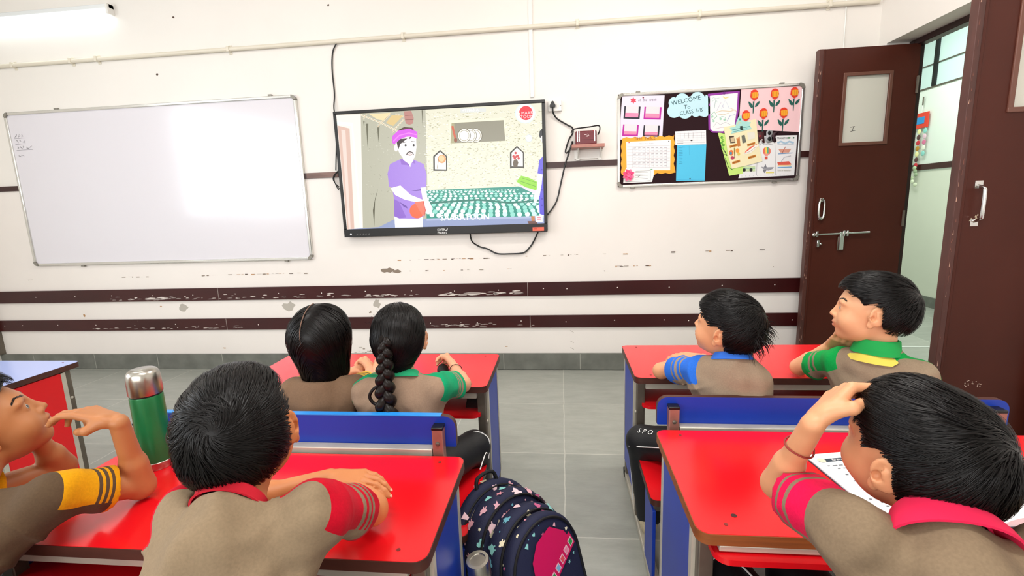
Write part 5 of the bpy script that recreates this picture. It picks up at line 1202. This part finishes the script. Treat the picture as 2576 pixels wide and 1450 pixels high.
    # shirt
    if 1:
        fs=Field(); torso(fs,.008,.03); L_=d.get('sleeve',.62)
        info=[]
        for sd_ in ('L','R'):
            e=g('e'+sd_); sh=sL if sd_=='L' else sR; ax=unit(e-sh); ln=np.linalg.norm(e-sh)*L_; inner=sh-ax*.01
            info.append((sh,ax,ln,sd_,inner))
            fs.p.append(('c',inner,sh+ax*ln,.047,.050,.00123,1,None))
        nx=unit(neck_top-N+U*.02); fs.cone(N-nx*.035,N+nx*(d.get('nh',.012)+.02),.050,.0475,.028)
        fs_sl=[]
        def fold(Pp):
            l=(Pp-P)@MT; x_,y_,z_=l[:,0],l[:,1],l[:,2]; s0=d.get('seed',1)*1.3; ph=z_*26+x_*17*np.sin(s0)+2.2*np.sin(x_*14+s0)+1.4*np.sin(z_*19+y_*12+s0*2); rg=(1-np.abs(np.sin(ph)))**3*np.clip(.35+np.sin(x_*11+z_*9+s0),0,1); ph2=z_*15-x_*30+1.8*np.sin(z_*21+s0); rg2=(1-np.abs(np.sin(ph2)))**3*np.clip(.1+np.sin(x_*16-z_*11+s0*3),0,1); nk=np.clip((np.linalg.norm(Pp-N,axis=1)-.075)/.05,0,1); return (-.0068*rg-.0060*rg2)*nk+1.1*(.0022*np.sin(l[:,2]*55+l[:,0]*30+1.5*np.sin(l[:,0]*40))*np.clip(1-np.abs(l[:,2]-.12)/.25,0,1)+.0015*np.sin(l[:,2]*38-l[:,0]*64+2)+.0012*np.sin(l[:,0]*90+l[:,1]*70))
        bb=Field(); bb.p=list(fs.p); fs.p=[q for q in fs.p if q[5]!=.00123]
        for sh,ax,ln,sd_,inner in info:
            fs.fn((lambda Pp,a=inner,ax=ax,L0=ln+.01: (lambda pa: np.maximum((lambda t,r: r-(.039+.0065*np.clip(t/L0,0,1)))(*(lambda t:(t,np.sqrt(np.maximum(((pa-np.outer(np.clip(t,0,None),ax))**2).sum(1),0))))(pa@ax)), pa@ax-L0))(Pp-a)),.024,1)
        info=[q[:4] for q in info]
        base=list(fs.p); b0=Field(); b0.p=base
        fs=Field(); fs.p=[('f',lambda Pp:b0(Pp)+fold(Pp),0,0,0,.004,1,None)]
        for sh,ax,ln,sd_ in info:
            if sd_ in d.get('open','LR'): fs.cone(sh+ax*(ln-.016),sh+ax*(ln+.04),.0335,.0345,.004,-1)
        fs.cone(N+nx*(d.get('nh',.012)+.040),N+nx*.14,.0400,.042,.003,-1)
        fs.fn(lambda Pp: (lambda r,t: np.where((r<.056)&(t<.12),t-d.get('nh',.012)-.010,-1.))(np.sqrt((((Pp-N)-np.outer((Pp-N)@nx,nx))**2).sum(1)),(Pp-N)@nx),.004,2)
        b=bb.bounds(); Vs,Qs=mesh_field(fs,d.get('hs',.0036),*b); Vs=relax(Vs,Qs,3)
        t=np.zeros(len(Vs)); u=np.zeros(len(Vs)); k=np.zeros(len(Vs))
        for sh,ax,ln,sd_ in info:
            if sd_ not in d.get('acc','LR'): continue
            r=Vs-sh; tt=r@ax; pr=r-np.outer(tt,ax); rad=np.linalg.norm(pr,axis=1)
            upv=np.array(d.get('up'+sd_,(0,0,1)),float)+ (S if sd_=='R' else -S)*.45; upv=unit(upv-ax*(upv@ax)); uu_=(pr@upv)/np.maximum(rad,1e-6)
            msk=np.clip((.064-rad)/.01+.5,0,1)*np.clip((tt+.045)/.01,0,1)
            sel=msk>k; t=np.where(sel,tt/ln,t); u=np.where(sel,uu_*.5+.5,u); k=np.where(sel,msk,k)
        A=np.stack([np.clip(t,-1,2),u,k,np.ones(len(t))],1)
        sm=shirt_material('shirt_'+d['id'],d['shirt'],d['accent'],d.get('t0',-.2),d.get('hem',.86),d.get('stripes',[(.50,.57),(.63,.70),(.76,.83)]),d.get('u0',.33))
        to_mesh('shirt',Vs-O,Qs,sm,root,{'sleeve':A})
        cm=mat('collar_'+d['id'],d.get('collarc',d['accent']),.85)
        nax=unit(neck_top-N+U*.02)
        if d.get('collar',True): ring_collar(root,N-O+Ft*.002+nax*d.get('nh',.012)+nax*.004,nax,Ft,d.get('colr',.0440),d.get('colh',.007),cm,drop=d.get('drop',.012),flare=d.get('flare',.012))
    # trousers
    ft=Field(); ft.ell(at(.04),V3(.118*wid,.096,.084),MT,.03)
    for q in ('L','R'): ft.cone(P+S*(.05 if q=='R' else -.05),g('k'+q),.072,.054,.02); ft.cone(g('k'+q),g('a'+q),.054,.044,.02)
    Vp,Qp=mesh_field(ft,.006); mt=mat('black_trousers','#0c0d11',.6,bump=(200,.2)); to_mesh('trousers',Vp-O,Qp,mt,root)
    shm=mat('cream_canvas_shoe','#cdbf9f',.6,noise=(60,.25)); 
    for q in ('L','R'):
        a=g('a'+q); fd=unit(np.array([*d.get('foot',(Ft[0],Ft[1])),0])); fsf=Field(); fsf.cone(a+V3(0,0,-.012)-fd*.01,a+fd*.07+V3(0,0,-.030),.033,.022,.03); fsf.cone(a-fd*.025+V3(0,0,-.035),a+fd*.095+V3(0,0,-.036),.026,.024,.02)
        Vf,Qf=mesh_field(fsf,.005); Vf[:,2]=np.maximum(Vf[:,2],.002); sh_=to_mesh('shoe',Vf-O,Qf,shm,root)
        if d.get('laces'):
            mb=MB()
            for k in range(4): c=a+fd*(.018+.016*k)+V3(0,0,.018-.010*k); sdv=np.cross(fd,[0,0,1]); mb.tube([tuple(c-sdv*.016-O-V3(0,0,.006)),tuple(c-O+V3(0,0,.003)),tuple(c+sdv*.016-O-V3(0,0,.006))],.0022,mat('brown_lace','#4a2f22',.7),6)
            mb.build('lace',sh_)
    bs=d.get('hair',{}); ball,T2,ho=make_hair(hc-O,M,s,d['style'],root,d.get('seed',1),**bs)
    return root,O,M,T,ball,f
# ---------------------------------------------------------------- the seven pupils
TAUPE='#a08c74'
def mirror(p): return p
PEOPLE=[
dict(id='yellow',label='person with yellow shirt sleeves at far left, fingers at the mouth',skin='#b8794b',shirt='#5a4836',accent='#dfa012',
  P=(-1.20,.54,.435),N=(-1.155,.700,.700),hc=(-1.212,.80,.803),az=34,pitch=25,roll=0,sL=(-1.26,.66,.675),sR=(-.975,.735,.702),
  eL=(-1.205,.93,.640),wL=(-1.185,.865,.760),eR=(-.945,.875,.632),wR=(-.930,.838,.802),
  handR=dict(d=(-.93,-.10,.36),n=(-.36,-.1,-.93),curls=[(.35,.5,.35),(.40,.5,.3),(.5,.65,.5),(.7,.8,.6)],thumb=(1.0,.35),tn=.9),handL=dict(d=(-.5,-.3,.5),n=(0,-1,.3),curl=(.6,.8,.5)),
  kL=(-1.20,.86,.42),kR=(-1.05,.86,.42),aL=(-1.2,.92,.08),aR=(-1.05,.92,.08),h=.0026,nails='R',s=.95,u0=.52,stripes=[(.50,.57),(.63,.70),(.76,.83)],
  style='boy',seed=3,gaze=.45,gazeup=.12,collarc='#dfa012',sleeve=.57,
  hair=dict(cap=.010,crown=(0,-.07,.06),L=.055,lift=(.003,.010),fade=.006,w=.0008,bias=(.2,.9,.1),count=6000)),
dict(id='red_left',label='person in taupe shirt with red sleeves, arms folded on the left desk, seen from behind',skin='#cf8450',shirt='#8d7a62',accent='#c40826',
  P=(-.515,.46,.435),nh=.002,flare=.006,drop=.009,colr=.042,N=(-.476,.555,.806),hc=(-.502,.640,.886),az=-19,pitch=10,roll=-10,sL=(-.555,.585,.782),sR=(-.368,.600,.785),
  eL=(-.650,.78,.662),wL=(-.485,.852,.680),eR=(-.375,.80,.645),wR=(-.50,.865,.632),
  handL=dict(d=(1,-.06,.03),n=(.12,.02,-1),curl=(.28,.35,.25),thumb=(.9,.3)),handR=dict(d=(-1,.1,0),n=(0,0,-1)),
  kL=(-.60,.80,.42),kR=(-.40,.80,.42),aL=(-.6,.88,.08),aR=(-.40,.88,.08),h=.0026,hs=.0036,nails='L',s=.94,sleeve=.62,u0=.42,wid=.93,
  style='boy',seed=5,hair=dict(cap=.011,crown=(.005,-.070,.055),L=.058,lift=(.0006,.0055),count=9500,w=.0007,fade=.006,swirl=1.3,bias=(0,.3,0))),
dict(id='bob',label='person with a short black bob, sitting beside the one with the plait',skin='#e0a37c',shirt='#7d634e',accent='#f0c440',
  collar=False,nh=.0,P=(-.715,1.245,.435),N=(-.712,1.27,.722),hc=(-.716,1.30,.850),az=-6,pitch=10,roll=-2,sL=(-.805,1.265,.695),sR=(-.625,1.28,.698),
  eL=(-.86,1.45,.640),wL=(-.80,1.60,.632),eR=(-.655,1.46,.645),wR=(-.715,1.61,.640),
  handL=dict(d=(.4,.8,0),n=(0,0,-1)),handR=dict(d=(-.35,.8,.1),n=(-.8,0,-.5),curl=(.8,.8,.5),thumb=(.8,.4)),
  kL=(-.80,1.58,.42),kR=(-.64,1.58,.42),aL=(-.8,1.64,.08),aR=(-.64,1.64,.08),h=.0032,hs=.0045,s=.95,wid=.92,style='bob',seed=7,t0=.3,eyes=False),
dict(id='braid',label='person with a long black plait and green sleeves under the screen',skin='#e3a681',shirt='#a08671',accent='#14a06c',
  P=(-.480,1.245,.435),N=(-.474,1.27,.725),hc=(-.482,1.31,.850),az=-8,pitch=12,roll=1,sL=(-.575,1.265,.700),sR=(-.378,1.285,.702),
  eL=(-.615,1.45,.645),wL=(-.690,1.60,.640),eR=(-.338,1.475,.640),wR=(-.398,1.62,.648),
  handL=dict(d=(-.4,.9,.05),n=(.8,0,-.5),curl=(.4,.5,.4)),handR=dict(d=(-.42,.90,.10),n=(-.80,-.35,-.45),curl=(.9,.9,.6),thumb=(.9,.5)),
  kL=(-.54,1.55,.42),kR=(-.315,1.50,.40),aL=(-.54,1.62,.08),aR=(-.33,1.60,.08),h=.0030,hs=.0042,s=.95,wid=.95,style='braid',seed=9,eyes=False,sleeve=.66,u0=.34,stripes=[(.62,.66),(.70,.74),(.78,.84)]),
dict(id='blue',label='person with blue sleeves and tousled black hair at the front right desk',skin='#e2a277',shirt='#9a8671',accent='#2f6fd8',
  P=(.500,1.425,.435),N=(.500,1.405,.735),hc=(.489,1.43,.843),az=-50,pitch=14,roll=-6,sL=(.425,1.455,.700),acc='L',sR=(.545,1.392,.700),
  eL=(.338,1.625,.634),wL=(.462,1.735,.634),open='L',eR=(.505,1.57,.648),wR=(.50,1.70,.655),
  handL=dict(d=(.9,.3,0),n=(0,0,-1)),handR=dict(d=(-.8,.5,0),n=(0,0,-1)),
  kL=(.272,1.590,.385),kR=(.56,1.68,.42),aL=(.300,1.600,.095),aR=(.56,1.72,.09),foot=(.25,.95),h=.0030,hs=.0042,s=.93,wid=.98,style='boy',seed=11,u0=.30,laces=True,
  stripes=[(.38,.44),(.52,.58),(.66,.72)],hem=.84,
  hair=dict(cap=.016,crown=(.01,-.065,.050),L=.085,lift=(.001,.007),count=4200,w=.0009,swirl=.8,bias=(-.1,.7,0),messy=.16)),
dict(id='green',label='person with green collar and sleeves resting the chin on a hand, beside the open door',skin='#e6ab80',shirt='#98856f',accent='#12a04a',
  P=(.935,1.42,.435),N=(.895,1.405,.765),hc=(.880,1.415,.893),az=-58,pitch=6,roll=2,sL=(.838,1.465,.722),sR=(.955,1.335,.728),
  eL=(.812,1.665,.634),wL=(.855,1.560,.745),eR=(1.01,1.50,.645),wR=(.93,1.67,.634),
  handL=dict(d=(-.12,-.85,.45),n=(.25,-.35,.9),curl=(.5,.7,.5),thumb=(.3,.3)),handR=dict(d=(-.5,.8,0),n=(0,0,-1)),
  kL=(.86,1.68,.42),kR=(.98,1.68,.42),aL=(.86,1.74,.09),aR=(.98,1.74,.09),h=.0030,hs=.0042,s=.94,wid=.95,drop=.022,flare=.014,style='boy',seed=13,u0=.36,stripes=[(.50,.57),(.66,.73)],hem=.80,colh=.020,
  hair=dict(cap=.015,crown=(-.01,-.075,.050),L=.080,lift=(.001,.007),count=4200,w=.0009,fade=.010,swirl=.6,bias=(.3,.8,.1))),
dict(id='red_right',label='person with wide red collar, hand raised to forehead, over the open book',skin='#dc9c72',shirt='#83705a',accent='#e0124a',
  nh=.006,P=(.50,.46,.435),N=(.462,.560,.790),hc=(.485,.655,.864),az=-22,pitch=14,roll=-4,sL=(.372,.595,.785),sR=(.570,.545,.785),
  eL=(.345,.750,.755),wL=(.354,.675,.897),eR=(.68,.70,.66),wR=(.735,.84,.640),open='L',
  handL=dict(d=(.62,.38,.45),n=(.62,-.35,-.70),curls=[(.75,.75,.5),(.75,.8,.5),(.8,.8,.5),(.85,.8,.5)],thumb=(.9,.4),tn=.5),handR=dict(d=(.2,.9,0),n=(0,0,-1)),
  kL=(.330,.93,.430),kR=(.48,.93,.430),aL=(.335,1.02,.08),aR=(.49,1.02,.08),h=.0026,hs=.0036,nails='L',s=.92,t0=.36,arm=.84,sleeve=.66,u0=.36,style='boy',seed=17,colh=.022,drop=.030,flare=.020,brows=True,
  stripes=[(.70,.76),(.86,.90)],hem=.93,
  hair=dict(cap=.010,crown=(.02,-.072,.058),L=.070,lift=(.0006,.006),count=10500,w=.0007,swirl=1.0,bias=(.2,.6,.0),messy=.13,hl=([-.13,-.060,-.030,-.018,.006,.018,.026,.040,.058,.075,.12],[-.036,-.038,-.030,.026,.034,.016,.014,.034,.042,.056,.060]))),
]
BOB_HL=([-.13,-.03,-.005,.02,.045,.06,.08,.12],[-.112,-.108,-.100,-.075,-.02,.03,.055,.058])
def bob_extra(f,T,M,s):
    for q in (-1,1): f.cone(T(q*.040,-.020,.02),T(q*.036,-.030,-.092),.047*s,.036*s,.03)
    f.cone(T(0,-.050,.02),T(0,-.052,-.088),.050*s,.044*s,.03)
PLAIT_HL=([-.13,-.075,-.040,-.018,.006,.020,.045,.058,.075,.12],[-.100,-.098,-.075,-.055,.030,.020,.030,.040,.055,.058])
def plait_extra(f,T,M,s):
    f.cone(T(0,-.045,.01),T(0,-.060,-.070),.058*s,.036*s,.03); f.cone(T(0,-.060,-.06),T(0,-.068,-.105),.034*s,.018*s,.02)
for d in PEOPLE:
    if d['style']=='bob': d['hair']=dict(cap=.013,hl=BOB_HL,extra=bob_extra,L=.13,count=3600,lift=(.0006,.0055),w=.0013,messy=.05,over=.012)
    if d['style']=='braid': d['hair']=dict(cap=.010,hl=PLAIT_HL,extra=plait_extra,L=.09,count=3000,lift=(.0004,.0025),w=.0010,messy=.05)
BUILT={}
for d in PEOPLE: BUILT[d['id']]=person(d)
def rel(b,p): return tuple(np.array(p,float)-b[1])
# plait
b=BUILT['braid']; root,O,M,T=b[:4]
path=[(-.484,1.212,.875),(-.485,1.200,.845),(-.485,1.192,.81),(-.484,1.182,.775),(-.483,1.172,.735),(-.478,1.160,.69),(-.470,1.153,.64),(-.466,1.150,.585)]
path=[np.array(v) for v in spline([Vector(p) for p in path],22)]; mb=MB(); n=len(path); sd=M[:,0]; bk=-M[:,1]
for j in range(3):
    pts=[];rs=[]
    for i,p in enumerate(path):
        t=i/(n-1); ph=t*6.0*pi+j*2*pi/3; A=.018*(.35+.8*t-.25*t*t); pts.append(tuple(p-O+sd*A*sin(ph)+bk*.010*sin(2*ph))); rs.append((.0115+.004*t)*(1-.12*cos(2*ph)))
    mb.tube(pts,rs,m_hair2,16)
rnd=random.Random(4); plait=mb.build('plait',root); mb=MB()
for k in range(420):
    i0=rnd.randint(0,n-24); ph0=rnd.uniform(0,6.28); pts=[]
    for i in range(i0,min(n,i0+24)):
        t=i/(n-1); ph=t*6.0*pi+int(ph0)%3*2*pi/3; A=.018*(.35+.8*t-.25*t*t); ro=rnd.uniform(.0115,.0145)
        pts.append(tuple(path[i]-O+sd*(A*sin(ph)+ro*cos(ph0))+bk*(.009*sin(2*ph)+ro*abs(sin(ph0)))))
    mb.tube(pts,.0005,m_hair,4)
for k in range(60):
    a=rnd.uniform(0,6.28); e=path[-1]-O; p0=e+np.array([0,0,.03]); mb.tube([tuple(p0+sd*.008*cos(a)),tuple(e+sd*.014*cos(a)+bk*.010*sin(a)),tuple(e+sd*.010*cos(a)-np.array([0,0,.035])),tuple(e+sd*.004*cos(a)-np.array([0,0,.06]))],[.0012,.0014,.001,.0004],m_hair2,4,smooth=3)
mb.build('plait_strands',plait,kind='stuff')
mb=MB(); q=np.array([-.492,1.178,.755])-O
mb.tube([tuple(q+sd*x+bk*y+np.array([0,0,z])) for x,y,z in ((0,0,.0),(-.022,.008,-.008),(-.034,.010,-.028),(-.022,.012,-.048),(.004,.016,-.050))],[.004,.0045,.0045,.0045,.003],m_hair2,8,smooth=6)
mb.ball(tuple(q+sd*.006+bk*.022+np.array([0,0,-.05])),.002,flat('#ffffff'),6); mb.build('loose_lock',root)
mb=MB()
for k in range(26):
    a=rnd.uniform(-1.2,1.2); p=T(.080*sin(a),-.02+rnd.uniform(-.04,.04),.02+.082*cos(a))-O; o_=M@unit([sin(a),rnd.uniform(-.3,.3),cos(a)])
    mb.tube([tuple(p),tuple(p+o_*.008+sd*rnd.uniform(-.01,.01)),tuple(p+o_*rnd.uniform(.008,.016)+sd*rnd.uniform(-.02,.02))],.0003,m_hair,3,smooth=4)
mb.build('flyaway_hair',root,kind='stuff')
# parting of the bob
b=BUILT['bob']; root,O,M,T,ball=b[:5]
R0=np.stack([T(-.010,.02-k*.0080,.11-.0009*k*k*.45) for k in range(15)])
for _ in range(5): gg=grad(ball,R0-O); R0=R0-gg*(ball(R0-O)-.0030)[:,None]
MB().tube([tuple(p-O) for p in R0],[.0005]+[.0013]*12+[.0007,.0003],mat('scalp_parting','#7a5c4c',.7),6).build('hair_parting',root)
# tufts at the back of the tousled head
b=BUILT['blue']; root,O,M,T,ball=b[:5]; mb=MB()
for k in range(90):
    z=rnd.uniform(-.045,.045); x=rnd.uniform(-.045,.05); p=T(x,-.098+abs(x)*.25,z); gg=grad(ball,np.array([p-O]))[0]; p=p-gg*ball(np.array([p-O]))[0]
    o_=unit(gg+M@np.array([rnd.uniform(-.2,.6),-.3,-rnd.uniform(.1,1.0)])); L_=rnd.uniform(.015,.036)
    mb.tube([tuple(p-O-gg*.004),tuple(p-O+o_*L_*.55),tuple(p-O+o_*L_+np.array([0,0,-.010]))],[.0010,.0008,.0002],m_hair,4,smooth=4)
mb.build('hair_tuft',root,kind='stuff')
# wrist threads
def thread(b,w,ax,r,m,name,lab=None):
    ax=unit(ax); s1=unit(np.cross(ax,[0,0,1.] if abs(ax[2])<.9 else [1.,0,0])); s2=np.cross(ax,s1)
    pts=[tuple(np.array(w)-b[1]+(s1*cos(a)+s2*sin(a))*r+ax*.003*sin(a*2)) for a in [2*pi*k/20 for k in range(20)]]
    MB().tube(pts,.0014,m,6,closed=True).build(name,b[0],label=lab)
d=PEOPLE[6]; e_,w_=np.array(d['eL']),np.array(d['wL']); thread(BUILT['red_right'],e_+(w_-e_)*.66,w_-e_,.0202,mat('red_thread','#8c2a22',.7),'wrist_thread','dark red thread round the wrist')
d=PEOPLE[3]; e_,w_=np.array(d['eR']),np.array(d['wR']); thread(BUILT['braid'],e_+(w_-e_)*.80,w_-e_,.0222,mat('dark_thread','#4a1c18',.7),'wrist_thread')
# black pouch held by the girls
MB().ball((0,0,0),(.022,.050,.020),mat('black_cloth','#0a0a0c',.7),10).build('pencil_pouch',loc=(-.452,1.66,.622),rz=R(18),label='small black pouch under the hand of the person with the plait',cat='pouch')
# white piping and lettering on trousers
m_pip=mat('white_piping','#f2f2f0',.6)
def piping(b,pts,r=.0018): 
    MB().tube([rel(b,p) for p in pts],r,m_pip,6,smooth=6).build('trouser_piping',b[0])

hp,kn=np.array([.45,1.425,.435]),np.array([.272,1.59,.385]); ax_=unit(kn-hp)
def onleg(t,n,r): n=np.array(n,float); n=unit(n-ax_*(n@ax_)); return hp+(kn-hp)*t+n*r,n
piping(BUILT['blue'],[onleg(t,(-.5,-.8,.05+.5*(1.05-t)),.0580 if t<1 else .055)[0] for t in (.55,.7,.85,1.0,1.08)])
piping(BUILT['blue'],[(.228,1.60,.33),(.236,1.622,.27),(.242,1.630,.20),(.245,1.632,.13)])
b=BUILT['blue']; v,f_t=text_geo('S P O',.026); mbt=MB(); V=[]
for p in v:
    ang_=p[1]/.056; c0,n0=onleg(.96-p[0]*4.0,(-.5*cos(.9+ang_),-.8*cos(.9+ang_),sin(.9+ang_)),.0590-.012*(p[0]*4.0)*0); V.append(rel(b,c0))
mbt.add(V,f_t,m_pip).build('trouser_lettering',b[0])
piping(BUILT['braid'],[(-.262,1.48,.37),(-.262,1.50,.43),(-.30,1.50,.458),(-.34,1.50,.45)])
piping(BUILT['braid'],[(-.270,1.36,.40),(-.262,1.42,.42),(-.262,1.46,.40)])
piping(BUILT['red_right'],[(.285,.90,.468),(.300,.91,.480),(.325,.915,.485),(.345,.90,.486),(.36,.86,.488)])

b=BUILT['green']; d=PEOPLE[5]; N_,P_=np.array(d['N']),np.array(d['P']); U_=unit(N_-P_); S_=unit(np.array(d['sR'])-np.array(d['sL'])); F_=unit(np.cross(U_,S_)); nt_=b[3](0,-.022,-.050); nx_=unit(nt_-N_+U_*.02)
ring_collar(b[0],N_-b[1]+F_*.002-nx_*.006,nx_,F_,.0500,.001,mat('yellow_lining','#e8d65a',.8),name='collar_lining',gap=125,drop=.016,flare=.017)
